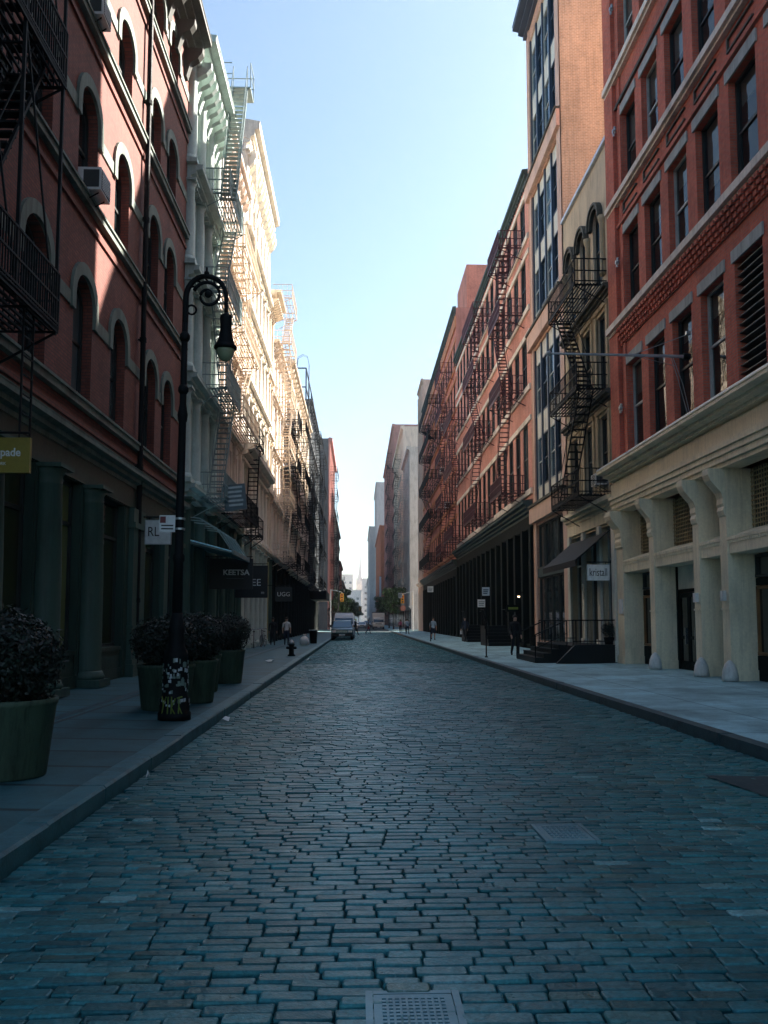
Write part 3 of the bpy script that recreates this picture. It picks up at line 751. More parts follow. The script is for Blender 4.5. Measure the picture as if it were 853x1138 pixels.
C_.fire_escape(37.6,43.2,[6.4],1.15,'black',0,bal=.16,drop=(41.5,3.2))
D = castiron('castiron_building','buttermilk columned building with heavy bracketed cornice and mauve side profile','L',FL,44.5,56.2,28.4,'cream_d',[(6.0,.3,.3),(10.15,.75,.75),(14.1,.5,.5),(18.1,.5,.5),(22.2,.5,.5),(27.0,1.5,.82)],6,.55,colr=.24,dent=.22,br=.85,side_m='side_pinkgrey',ground='green_b')
D.fire_escape(45.2,47.4,[6.2,10.95],.95,'black',1,bal=.3)
E_ = castiron('tan_building','narrow golden tan building with flat ribbed overhanging roof edge','L',FL,56.2,60.2,23.6,'tan_e',[(6.0,.3,.3),(10.0,.4,.3),(14.0,.4,.3),(18.0,.4,.3),(23.2,.55,1.0)],2,.5,colr=.15,br=.45,lod=0,ground='green_l2')
F_ = castiron('peach_building','peach building with tan stacked fire balconies just past the flat overhanging roof','L',FL,60.2,74,21.8,'tan_f',[(6.0,.3,.3),(9.8,.35,.3),(13.6,.35,.3),(17.4,.35,.3),(21.2,.5,.55)],5,.5,colr=.16,br=1.3,lod=1,ground='dkgreen')
F_.fire_escape(60.8,65.5,[6.2,10.1,13.9,17.7,21.6,25.0],1.35,'fe_tan',1,bal=.3)
F_.fire_escape(68.5,73.5,[6.2,10.1,13.9,17.7],1.3,'black',1,bal=.25,bw=.02,drop=(71,3.0))
G_ = castiron('peach_building','tan masonry building with narrow windows between the peach front and the charcoal front','L',FL,74,103,24.5,'tan_e',[(5.8,.4,.4),(10,.35,.3),(14.2,.35,.3),(18.6,.35,.3),(23.8,.7,.6)],10,.5,colr=.18,br=1.6,lod=1,ground='dkgreen')
G_.fire_escape(77,85,[6.2,10.3,14.5,18.9],1.4,'black',1,bal=.3,bw=.025,roof=(84,27))
G_.fire_escape(94,100,[6.2,10.3,14.5,18.9],1.3,'black',1,bal=.4)
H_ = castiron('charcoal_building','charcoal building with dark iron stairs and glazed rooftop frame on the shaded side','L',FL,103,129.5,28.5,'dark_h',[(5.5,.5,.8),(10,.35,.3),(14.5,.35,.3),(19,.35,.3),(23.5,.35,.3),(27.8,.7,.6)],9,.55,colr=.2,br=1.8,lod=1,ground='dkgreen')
H_.fire_escape(105,113,[6.2,10.5,15,19.5,24],1.5,'black',1,bal=.4)
H_.fire_escape(118,126,[6.2,10.5,15,19.5,24],1.5,'black',1,bal=.4)
q = MB()
for (d,Y) in ((-.4,106),(-.4,112),(-.4,118),(-.4,124),(-3,106),(-3,124)): q.bar((d,H_.u(Y),28.4),(d,H_.u(Y),33.2),.12,4)
for z in (30.8,33.2): q.bar((-.4,H_.u(106),z),(-.4,H_.u(124),z),.1,4); q.bar((-3,H_.u(106),z),(-.4,H_.u(106),z),.1,4); q.bar((-3,H_.u(124),z),(-.4,H_.u(124),z),.1,4)
q.build('rooftop_frame', M['frame_blue'], H_.root)
q = MB(); H_.box(q,108,122,0.02,2.2,4.4,5.4); q.build('shop_awning', M['awning'], H_.root)
q = MB(); H_.box(q,122.6,128.6,.02,.1,.4,3.9); q.build('sunlit_glow_panel', M['sunlit_glow'], H_.root)  # added glowing panel in place of a sunlit wall on the cross street

# ------------------------------------------------------------------ right: bright red brick, unseen near end run on to hold back sky light
def right_brick():
    b = Bld('brick_building','bright red brick building with grey stone lintels over a cream columned shopfront','building','R',FR,-7,30.28,35.0,22)
    pitch = 2.117; fe = [28.72-pitch*k for k in range(11)]
    rows = [(7.5,10.45),(12.3,15.1),(16.7,19.45),(21.35,24.0),(26.0,28.6)]
    ops = []
    for i,(za,zb) in enumerate(rows):
        for k,y in enumerate(fe): ops.append((i,k,b.op(y-1.47,y,za,zb)))
    b.wall('brick_r',z0=5.5,reveal=.3,side_m='brick_t2')  # unseen end wall made tan to cut red bounce onto the neighbour
    for i,k,o in ops:
        if i == 0 and k >= 4:
            q = MB(); ua,ub,za,zb,_ = o
            q.quad((-.34,ua,za),(-.34,ub,za),(-.34,ub,zb),(-.34,ua,zb))
            for j in range(14): z = za+.1+(zb-za-.1)*j/14; q.prism_u([(-.3,z),(-.06,z+.05),(-.06,z+.07),(-.3,z+.16)],ua+.01,ub-.01)
            f = q.build('louvre',M['grille'],b.root); q = MB(); q.box(.004,.045,ua-.1,ub+.1,zb+.004,zb+.32); q.build('lintel',M['stone_r'],f)
            continue
        f = b.window(o,.26,'sash','frame_dk' if (i+k) % 3 else 'frame_wh','clear',lintel=(.32,'stone_r'))
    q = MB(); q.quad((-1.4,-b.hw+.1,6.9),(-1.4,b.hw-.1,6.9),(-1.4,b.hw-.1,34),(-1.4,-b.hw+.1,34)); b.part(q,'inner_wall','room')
    # pilaster strip at the far end, with groove and star tie plates
    q = MB(); b.box(q,29.3,30.27,-.05,.14,6.9,34.9); b.part(q,'corner_pilaster','brick_r')
    q = MB(); b.box(q,28.74,28.95,-.05,.05,6.9,34.9); b.part(q,'brick_rib','brick_r')
    for z in (9.0,14.2,19.0,23.6):
        q = MB()
        for k in range(8):
            t = 2*PI*k/8; q.bar((.17,b.u(29.0),z),(.17,b.u(29.0)+.17*math.cos(t),z+.17*math.sin(t)),.03,4)
        q.bar((.13,b.u(29.0),z),(.24,b.u(29.0),z),.07,8); b.part(q,'tie_plate','galv')
    # belts: corbel table under the lower one, recessed slots under the upper one
    def belt(z0,z1,pr,m): q = MB(); b.box(q,-6.95,30.2,-.03,pr,z0,z1); b.box(q,-6.95,30.2,-.03,pr*.6,z0-.09,z0-.003); b.part(q,'stone_belt',m)
    belt(11.92,12.14,.3,'band_4'); belt(16.42,16.62,.24,'band_4'); belt(20.98,21.2,.24,'band_4'); belt(25.6,25.85,.24,'band_4')
    q = MB(); b.box(q,-6.95,29.25,-.03,.05,11.25,11.82)
    k = int(44/.27)
    for j in range(k):
        Y = 29.1-j*.27
        if Y < 4: break
        for (z,d) in ((11.70,.25),(11.56,.2),(11.42,.15),(11.28,.1)): b.box(q,Y-.16,Y,.05,d,z,z+.12)
    b.part(q,'corbel_table','brick_r')
    for z in (15.52,19.9,24.5): q = MB(); b.box(q,-6.95,29.25,-.03,.09,z,z+.09); b.box(q,-6.95,29.25,-.03,.05,z+.12,z+.2); b.part(q,'brick_ledge','mold_dk' if z != 15.52 else 'brick_r')
    for k,y in enumerate(fe[:9]):
        q = MB(); ya,yb = y-1.5,y-.1
        b.box(q,ya,yb,.0,.06,15.78,15.84); b.box(q,ya,yb,.0,.06,16.12,16.17); b.box(q,yb-.06,yb,.0,.06,15.84,16.12); b.part(q,'brick_slot','mold_dk')
    # shopfront: big cornice, frieze, mouldings
    b.corn('shopfront_cornice','cream',6.52,6.98,.72,steps=4)
    q = MB(); b.box(q,-6.95,30.27,-.05,.2,6.08,6.515); b.part(q,'frieze','cream')
    q = MB(); 
    for (z0,z1,d) in ((5.93,6.07,.32),(5.78,5.925,.27),(5.62,5.775,.22),(5.5,5.615,.16)): b.box(q,-6.95,30.27,-.35,d,z0,z1)
    b.part(q,'architrave','cream')
    q = MB(); b.box(q,-6.95,30.2,.55,.74,6.985,7.03); b.box(q,-6.95,30.2,.0,.55,6.985,7.05); b.part(q,'cornice_flashing','coping')
    piers = [(29.55,30.26),(26.42,26.85),(22.85,23.27),(21.08,21.5),(17.45,17.87),(15.7,16.12),(12.1,12.5),(10.3,10.7),(6.6,7.0),(3.05,3.6),(-.5,0),(-6.95,-6.5)]
    for i,(ya,yb) in enumerate(piers):
        q = MB(); b.box(q,ya,yb,-.72,.06,.2,5.5); b.box(q,ya-.05,yb+.05,-.7,.1,.2,.5)
        b.box(q,ya-.02,yb+.02,-.72,.085,1.98,2.03)
        p = b.part(q,'pier','cream')
        q = MB(); a,c = b.iv(ya,yb)
        q.prism_u([(.06,4.3),(.1,4.34),(.13,4.45),(.1,4.55),(.13,4.62),(.12,4.75),(.17,4.9),(.3,5.05),(.42,5.2),(.48,5.35),(.47,5.5),(.06,5.5)],a+.02,c-.02); q.build('console_bracket',M['cream'],p)
        if 0 < i:
            q = MB(); q.smooth = True; q.lathe([(.2,0),(.195,.12),(.17,.28),(.12,.4),(.05,.48),(.01,.5)],(.1,b.u(ya),.24),12); q.build('corner_guard',M['cream_lt'],p)
        else:
            q = MB()
            for z in (4.25,4.4,4.6): b.box(q,ya,yb,.06,.12,z,z+.06)
            b.box(q,ya+.12,yb-.12,.06,.09,4.75,5.35); q.build('panel_moulding',M['cream'],p)
    for (pa,pb) in zip(piers[1:],piers[:-1]):
        ya,yb = pa[1]+.004,pb[0]-.004; a,c = b.iv(ya,yb)
        q = MB(); q.prism_u([(-.62,3.36),(.02,3.36),(.02,3.68),(.06,3.7),(.06,3.77),(-.5,3.98),(-.62,3.98)],a,c)
        n = int((c-a)/.11)
        for j in range(n): uu = a+(c-a)*(j+.5)/n; q.box(.02,.05,uu-.025,uu+.025,3.62,3.69)
        b.part(q,'transom_shelf','cream')
        q = MB(); q.quad((-.66,a,3.9),(-.66,c,3.9),(-.66,c,5.52),(-.66,a,5.52)); q.mat(1)
        n = int((c-a)/.13)
        for j in range(n+1): uu = a+(c-a)*j/n; q.box(-.62,-.6,uu-.014,uu+.014,3.95,5.5)
        for j in range(13): z = 3.98+j*.118; q.box(-.6,-.58,a,c,z-.018,z+.018)
        b.part(q,'lattice_transom',['grille','lattice'])
        w = yb-ya
        if w > 2.4 and yb > 22 and yb < 27:        # entrance: dark double door, fascia with a small red board
            q = MB(); b.box(q,ya,yb,-.68,-.62,2.56,2.66); b.box(q,ya,ya+.1,-.68,-.6,.2,3.36); b.box(q,yb-.1,yb,-.68,-.6,.2,3.36); b.part(q,'door_frame','dkgreen')
            q = MB(); b.box(q,ya+.1,yb-.1,-.68,-.64,2.66,3.36); fp = b.part(q,'door_fascia','panel_pale')
            q = MB(); b.box(q,23.75,24.35,-.64,-.6,2.86,3.3); q.build('fascia_board',M['litred'],fp)
            q = MB(); b.box(q,23.85,24.25,-.64,-.61,2.7,2.8); q.build('number_plate',M['ink'],fp)
            n = 4
            for j in range(n):
                y0 = ya+.1+(w-.2)*j/n; y1 = ya+.1+(w-.2)*(j+1)/n; q = MB()
                b.box(q,y0+.01,y0+.1,-.7,-.65,.22,2.55); b.box(q,y1-.1,y1-.01,-.7,-.65,.22,2.55); b.box(q,y0+.1,y1-.1,-.7,-.65,.22,.5); b.box(q,y0+.1,y1-.1,-.7,-.65,2.4,2.55); b.box(q,y0+.1,y1-.1,-.7,-.65,1.15,1.25)
                dr = b.part(q,'door_leaf','dkgreen'); q = MB(); b.box(q,y0+.1,y1-.1,-.69,-.675,.5,2.4); q.build('pane',M['glass_dk'],dr)
                q = MB(); b.box(q,y0+.13,y0+.16,-.66,-.58,1.0,1.5); q.build('handle',M['chrome'],dr)
            q = MB(); b.box(q,24.05,24.3,-.65,-.645,1.55,1.95); b.part(q,'paper_notice','white')
        else:
            a2,c2 = a+.03,c-.03; big = w > 2.4; 
            q = MB(); b.box(q,ya,yb,-.7,-.6,.2,.85); b.part(q,'stall_riser','dkgreen')
            f = b.window((a2,c2,.87,2.55,0),.68,'plainwin','frame_wood' if big else 'frame_dk','glass_dk')
            q = MB(); b.box(q,ya,yb,-.7,-.62,2.57,2.75); b.part(q,'transom_bar','dkgreen')
            b.window((a2,c2,2.77,3.34,0),.68,'plainwin','frame_dk','glass')
    for (Y,z,w,h) in ((29.85,1.95,.4,.5),): q = MB(); b.box(q,Y-w/2,Y+w/2,.064,.1,z,z+h); b.part(q,'wall_plaque','white')
    for Y in (23.06,21.3): q = MB(); b.box(q,Y-.08,Y+.08,.064,.16,2.2,2.45); b.part(q,'wall_lamp','cream_lt')
    b.corn('roof_cornice','mold_dk',34.2,35.2,.8,steps=4)
    return b
R1 = right_brick()

# ------------------------------------------------------------------ right: beige front with arched top windows
def beige():
    b = Bld('beige_building','narrow beige building with arched top windows between the red brick and the tan brick fronts','building','R',FR,30.32,37.38,19.5,18)
    top = [b.op(y-1.15,y,14.5,17.55,.55) for y in (36.55,34.6,32.6)]
    mid = []
    for za,zb in ((10.35,13.3),(6.7,9.4)):
        for y in (36.6,34.4,32.3): mid.append(b.op(y-1.25,y,za,zb))
    g = [b.op(ya,yb,.5,5.2) for ya,yb in ((30.9,32.3),(32.75,34.6),(35.0,36.9))]
    b.wall('beige',reveal=.24)
    for o in top: b.window(o,.2,'sash','frame_dk','glass_b')
    for o in mid: b.window(o,.2,'sash','frame_dk','glass')
    for o in g: b.window(o,.3,'shop','frame_wh','glass_dk')
    for (ua,ub,za,zb,rise) in top:
        q = MB(); sp = zb-rise
        for (e,w,D) in ((.02,.12,.16),(.15,.1,.22)):
            p = arc(ua-e,ub+e,sp,rise+e,12); r = arc(ua-e-w,ub+e+w,sp,rise+e+w,12)
            for k in range(12):
                q.add([(D,*p[k]),(D,*p[k+1]),(D,*r[k+1]),(D,*r[k])],[(0,1,2,3)]); q.add([(D,*r[k]),(D,*r[k+1]),(-.02,*r[k+1]),(-.02,*r[k])],[(0,1,2,3)]); q.add([(D,*p[k+1]),(D,*p[k]),(-.02,*p[k]),(-.02,*p[k+1])],[(0,1,2,3)])
        b.part(q,'arch_hood','mold_dk')
    for y in (36.85,35.1,33.15,31.1): q = MB(); q.smooth = True; q.lathe([(.17,0),(.16,.1),(.13,.2),(.12,2.0),(.17,2.15),(.19,2.3)],(.05,b.u(y),14.6),10); b.part(q,'window_column','ochre_stone')
    for z in (9.75,13.7): b.corn('string_cornice','mold_dk',z,z+.32,.3,steps=3)
    for za,zb in ((10.35,13.3),(6.7,9.4)):
        for y in (36.6,34.4,32.3):
            q = MB(); b.box(q,y,y+.3,-.03,.06,za-.1,zb+.1); b.box(q,y-1.5,y-1.26,-.03,.06,za-.1,zb+.1); b.box(q,y-1.5,y+.3,-.03,.09,zb+.12,zb+.3); b.part(q,'window_surround','ochre_stone')
    b.corn('shopfront_cornice','cream',5.75,6.2,.35,steps=3)
    q = MB(); b.box(q,30.35,37.35,-.03,.07,5.3,5.74); b.part(q,'shop_fascia','cream')
    for y in (30.6,32.5,34.8,37.1): q = MB(); b.box(q,y-.2,y+.2,-.03,.1,.25,5.28); b.box(q,y-.25,y+.25,-.03,.16,.25,1.0); b.part(q,'pilaster','panel_pale')
    a,c = b.iv(31.2,36.8); q = MB(); q.prism_u([(.05,5.0),(.05,4.95),(1.25,3.9),(1.27,3.7),(1.29,3.7),(1.3,3.93)],a,c); b.part(q,'canvas_awning','awning')
    q = MB(); b.box(q,30.33,37.37,-.36,.12,19.52,19.66); b.part(q,'roof_coping','coping')
    b.fire_escape(30.9,35.3,[6.3,10.25,14.2],1.2,'black',0,bal=.13,drop=None)
    # the gooseneck flight from the top landing to the roof side
    q = MB(); u0,u1 = b.u(35.2),b.u(37.9)
    return b
R2 = beige()

# ------------------------------------------------------------------ right: tan brick with navy glazing
def tanb():
    b = Bld('tan_building','tall tan brick building with navy steel window bay and bare brick side wall','building','R',FR,37.42,44.98,34.4,16)
    bay = [(16.9,24.2),(25.2,33.0),(7.7,15.8)]
    ops = [b.op(38.25,44.1,za,zb) for za,zb in bay]; go = b.op(38.25,44.1,.7,6.6)
    b.wall('brick_t2',reveal=.2,side_m='brick_t',parapet=1)
    for Y0,Y1 in ((37.43,38.22),(44.12,44.97)): 
        q = MB(); b.box(q,Y0,Y0+.25,-.03,.05,.25,34.3); b.part(q,'pier_edge','panel_t')
    q = MB(); b.box(q,37.43,38.2,-.02,.045,.25,34.3); b.part(q,'pier','panel_t')
    for z0,z1 in ((6.75,7.55),(15.95,16.8),(24.3,25.1)):
        q = MB(); b.box(q,37.44,44.96,-.03,.22,z0,z1); b.part(q,'floor_band','panel_t'); q = MB(); b.box(q,37.44,44.96,-.03,.3,z1+.003,z1+.13); b.part(q,'band_ledge','mold_dk')
    for (za,zb) in bay:
        n = 4; w = (44.1-38.25)/n
        for j in range(n+1): q = MB(); Y = 38.25+w*j; b.box(q,Y-.09,Y+.09,-.18,-.02,za,zb); b.part(q,'mullion','frame_blue')
        h = zb-za
        for j in range(n):
            a,c = b.iv(38.25+w*j+.1,38.25+w*(j+1)-.1)
            for (f0,f1,gp) in ((0,.1,'p'),(.1,.42,'w'),(.42,.56,'p'),(.56,.9,'w'),(.9,1.,'p')):
                if gp == 'p': q = MB(); q.box(-.18,-.1,a,c,za+h*f0+.003,za+h*f1-.003); b.part(q,'spandrel_panel','panel_pale')
                else: b.window((a,c,za+h*f0,za+h*f1,0),.17,'sash','frame_wh' if j % 2 else 'frame_blue','clear' if (j+int(f0*10)) % 2 else 'glass_b')
    a,c = b.iv(38.3,44.05)
    q = MB(); b.box(q,38.25,44.1,-.2,-.02,3.9,4.35); b.part(q,'transom_band','cornice_4')
    for j in range(4):
        u0 = a+(c-a)*j/4; u1 = a+(c-a)*(j+1)/4
        b.window((u0+.06,u1-.06,.72,3.88,0),.17,'plainwin','frame_dk','glass'); b.window((u0+.06,u1-.06,4.37,6.58,0),.17,'plainwin','frame_dk','glass')
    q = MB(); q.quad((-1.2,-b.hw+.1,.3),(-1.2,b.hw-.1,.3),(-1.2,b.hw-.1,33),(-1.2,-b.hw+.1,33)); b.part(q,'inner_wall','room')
    b.corn('roof_cornice','frame_blue',33.7,34.5,.75,steps=3)
    q = MB(); b.box(q,37.43,44.97,-.36,.06,34.42,34.55); b.part(q,'roof_coping','mold_dk')
    return b
R3 = tanb()

# ------------------------------------------------------------------ right: rose brick loft with cream bands
def loft(name,label,Y0,Y1,H,m,rows,nb,band,corm,wf=.62,cproj=.32,ground='dkgreen',gz=7.3,fm='frame_dk',far=False,frieze=None,grp=2,side_m=None,depth=18,shopc=None):
    b = Bld(name,label,'building','R',FR,Y0,Y1,H,depth)
    ops = []
    bs = bays(Y0+.6,Y1-.3,nb,wf)
    for za,zb in rows:
        for ya,yb in bs: ops.append(b.op(ya,yb,za,zb))
    gb = bays(Y0+.3,Y1-.3,nb,.8); gops = [b.op(ya,yb,.45,gz-.7) for ya,yb in gb]
    b.ops = [o for o in b.ops if o[2] > gz]
    b.wall(m,z0=gz-.02,reveal=.16,side_m=side_m)
    for o in ops: b.window(o,.12,'sash2',fm,'glass',far=far)
    for o in gops: b.window(o,.32,'shop','dkgreen','glass_dk',far=far)
    q = MB()
    facade(q,-b.hw,b.hw,0,gz-.02,gops,.3)
    for k in range(nb+1):
        Y = Y0+.3+(Y1-Y0-.6)*k/nb; b.box(q,max(Y0+.01,Y-.26),min(Y1-.01,Y+.26),-.3,.16,.25,gz-.65)
    b.box(q,Y0+.01,Y1-.01,-.3,.1,gz-.69,gz-.02); b.part(q,'iron_shopfront',ground)
    b.corn('shopfront_cornice',shopc or corm,gz,gz+.75,.55,steps=4)
    for za,zb in rows:
        q = MB(); b.box(q,Y0+.02,Y1-.02,-.02,.1,za-.32,za-.004); b.part(q,'sill_band',band)
        q = MB(); b.box(q,Y0+.02,Y1-.02,-.02,.07,zb+.004,zb+.3); b.part(q,'lintel_band',band)
    if frieze:
        q = MB(); b.box(q,Y0+.01,Y1-.01,-.02,.12,H-1.9,H-.82); b.part(q,'frieze',frieze)
    b.corn('roof_cornice',corm,H-.45,H+.1,cproj,steps=3,brackets=0,dent=.45 if not far else .9)
    return b
R4 = loft('brick_loft','long rose brick loft building with cream stone bands and verdigris roof cornice',45.02,79.6,26.2,'brick_4',[(8.75,12.4),(14.4,17.1),(18.75,21.6),(22.75,25.05)],15,'band_4','cornice_4',frieze=None)
R4.fire_escape(46.6,50.6,[8.7,14.3,18.7,22.6],1.4,'fe_red',1,bal=.22,bw=.022)
R4.fire_escape(57.5,63.5,[8.7,14.3,18.7,22.6],1.4,'fe_red',1,bal=.24,bw=.024)
R4.fire_escape(71.5,78.5,[8.7,14.3,18.7],1.4,'fe_red',1,bal=.26,bw=.026)
q = MB(); R4.box(q,60,70,-6,-1.2,25.6,28.6); q.build('roof_bulkhead',M['beige'],R4.root)
q = MB(); 
for Y in (58,58.7): q.path([(-.5,R4.u(Y),25.8),(-.5,R4.u(Y),28.6),(-.9,R4.u(Y),28.9),(-1.3,R4.u(Y),28.6)],.05,5)
q.build('roof_rail',M['galv'],R4.root)
R5 = loft('brick_loft','coral brick loft building with terracotta frieze and black fire balconies',79.64,121,31.4,'brick_5',[(8.2,11.4),(13.0,15.8),(17.4,20.2),(21.8,24.4),(25.8,28.2)],16,'orange_5','cornice_4',wf=.5,far=True,frieze='orange_5',gz=6.6,side_m='pink_8')
R5.fire_escape(82,88,[8.2,13,17.4,21.8,25.8],1.3,'fe_red',1,bal=.36,bw=.018)
R5.fire_escape(94,109,[8.2,13,17.4,21.8,25.8],1.5,'black',1,bal=.15,bw=.035)
q = MB(); R5.box(q,84,92,-9,-1.6,30.8,37.5); q.build('roof_bulkhead',M['brick_5'],R5.root)
R6 = loft('limestone_building','ivory limestone corner building with tall pilasters at the far crossing',121.05,129.6,36.2,'cream_6',[(8.2,11.4),(13.0,15.8),(17.4,20.2),(21.8,24.4),(26.2,28.8),(30.6,33.2)],4,'cream_6','cream_6',far=True,gz=6.4,ground='cream_6',shopc='cream_6')
for k in range(5):
    Y = 121.35+k*1.98; q = MB(); R6.box(q,Y-.28,Y+.28,-.02,.22,.25,35.4); R6.part(q,'pilaster','cream_6')
# ------------------------------------------------------------------ far blocks beyond the crossing
def farblock(label,side,X,Y0,Y1,H,m,rows,nb,fe=None,name='apartment_building',cm=None,nearwin=0,depth=18,group=None,fem='black',side_m=None):
    b = Bld(name,label,'building',side,X,Y0,Y1,H,depth,group)
    zs = [(4.6+ (H-6)/rows*i, 4.6+(H-6)/rows*i+(H-6)/rows*.62) for i in range(rows)]
    ops = [b.op(ya,yb,za,zb) for za,zb in zs for ya,yb in bays(Y0+.3,Y1-.3,nb,.5)]
    gops = [b.op(ya,yb,.4,3.7) for ya,yb in bays(Y0+.3,Y1-.3,max(2,nb//2),.8)]
    b.wall(m,reveal=.14,side_m=side_m)
    for o in ops+gops: b.window(o,.11,far=True,fm='frame_dk',gm='glass')
    b.corn('roof_cornice',cm or m,H-.9,H+.1,.7,steps=2); b.corn('shopfront_cornice',cm or m,3.8,4.3,.4,steps=2)
    for z,_ in zs[1:]:
        q = MB(); b.box(q,Y0+.02,Y1-.02,-.02,.1,z-.3,z-.05); b.part(q,'sill_band',cm or m)
    bw_ = (Y1-Y0-.6)/nb
    for k in range(nb+1):
        Yp = Y0+.3+bw_*k; q = MB(); b.box(q,max(Y0+.02,Yp-bw_*.13),min(Y1-.02,Yp+bw_*.13),-.02,.24,4.35,H-.95); b.part(q,'pilaster',m)
    # windows in the end wall that faces down the street
    sgn = -b.side
    for i in range(nearwin):
        for za,zb in zs:
            f = link('window', flat_win(1.3,zb-za,'frame_dk','glass'), b.root); f.location = (-2.2-i*2.6, b.u(Y0)+sgn*.02, za); f.rotation_euler = (0,0,-PI/2 if b.side == 1 else PI/2)
    if fe: b.fire_escape(fe[0],fe[1],[z for z,_ in zs],1.5,fem,1,bal=.5)
    return b
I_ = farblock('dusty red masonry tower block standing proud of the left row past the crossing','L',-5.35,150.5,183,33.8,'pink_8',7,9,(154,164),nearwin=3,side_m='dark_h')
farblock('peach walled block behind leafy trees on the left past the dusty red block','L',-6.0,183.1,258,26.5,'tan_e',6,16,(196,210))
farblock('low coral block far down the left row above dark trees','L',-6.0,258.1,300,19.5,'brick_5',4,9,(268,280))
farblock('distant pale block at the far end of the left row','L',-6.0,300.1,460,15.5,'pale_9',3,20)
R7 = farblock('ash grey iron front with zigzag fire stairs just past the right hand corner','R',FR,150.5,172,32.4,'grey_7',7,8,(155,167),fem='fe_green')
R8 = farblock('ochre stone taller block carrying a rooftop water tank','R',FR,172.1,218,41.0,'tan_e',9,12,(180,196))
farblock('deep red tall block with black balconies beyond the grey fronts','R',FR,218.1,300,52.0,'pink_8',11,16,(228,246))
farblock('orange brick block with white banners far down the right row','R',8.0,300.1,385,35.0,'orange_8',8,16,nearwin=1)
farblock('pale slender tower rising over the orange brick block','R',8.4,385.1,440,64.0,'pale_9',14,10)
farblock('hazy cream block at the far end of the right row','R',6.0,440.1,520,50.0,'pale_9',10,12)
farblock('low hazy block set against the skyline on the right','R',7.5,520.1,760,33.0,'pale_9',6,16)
# water tank on R8
wt = empty('water_tank',(FR+4,200,40.4),0,'round wooden rooftop water tank on steel legs above the ochre stone block','water tank')
q = MB(); q.lathe([(1.9,1.6),(1.95,4.6)],(0,0,0),16); q.build('barrel',M['bark'],wt); q = MB(); q.lathe([(2.1,4.62),(1.2,5.5),(.05,6.2)],(0,0,0),16); q.build('roof_cone',M['frame_dk'],wt)
for sx in (-1,1):
    for sy in (-1,1): q = MB(); q.bar((sx*1.3,sy*1.3,0),(sx*1.3,sy*1.3,1.6),.12,5); q.build('leg',M['frame_dk'],wt)
# skyline closing the vista
def skyblock(label,x0,x1,y,h,m,name='office_block'):
    r = empty(name,((x0+x1)/2,y,0),0,label,'building'); w = (x1-x0)/2
    q = MB(); q.box(-w,w,0,30,0,h); q.build('wall',M[m],r)
    q = MB(); q.box(-w-.6,w+.6,-.6,30.6,h+.02,h+1.2); q.build('roof_parapet',M[m],r)
    nx = max(2,int(2*w/7)); me = boxmesh('window',(-1.3,1.3,-.12,.1,0,2.4),'glass')
    nz = max(1,int((h-6)/6))
    for i in range(nx):
        for k in range(nz): f = link('window',me,r); f.location = (-w+2*w*(i+.5)/nx,-.02,5+(h-8)*k/nz)
    return r
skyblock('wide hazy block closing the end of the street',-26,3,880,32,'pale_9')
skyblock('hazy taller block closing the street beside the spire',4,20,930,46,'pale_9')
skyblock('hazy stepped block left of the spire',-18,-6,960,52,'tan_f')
sp = empty('spire_tower',(2.2,1000,0),0,'pointed grey spire on the skyline at the end of the street','tower')
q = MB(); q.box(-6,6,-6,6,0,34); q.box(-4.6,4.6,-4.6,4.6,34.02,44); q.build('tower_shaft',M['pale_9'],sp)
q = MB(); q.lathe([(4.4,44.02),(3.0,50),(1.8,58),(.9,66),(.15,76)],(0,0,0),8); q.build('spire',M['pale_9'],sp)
for sx in (-1,1):
    q = MB(); q.lathe([(.9,44.02),(.8,48),(.05,53)],(sx*4,-4,0),6); q.build('pinnacle',M['pale_9'],sp)
EXPO = 2.25
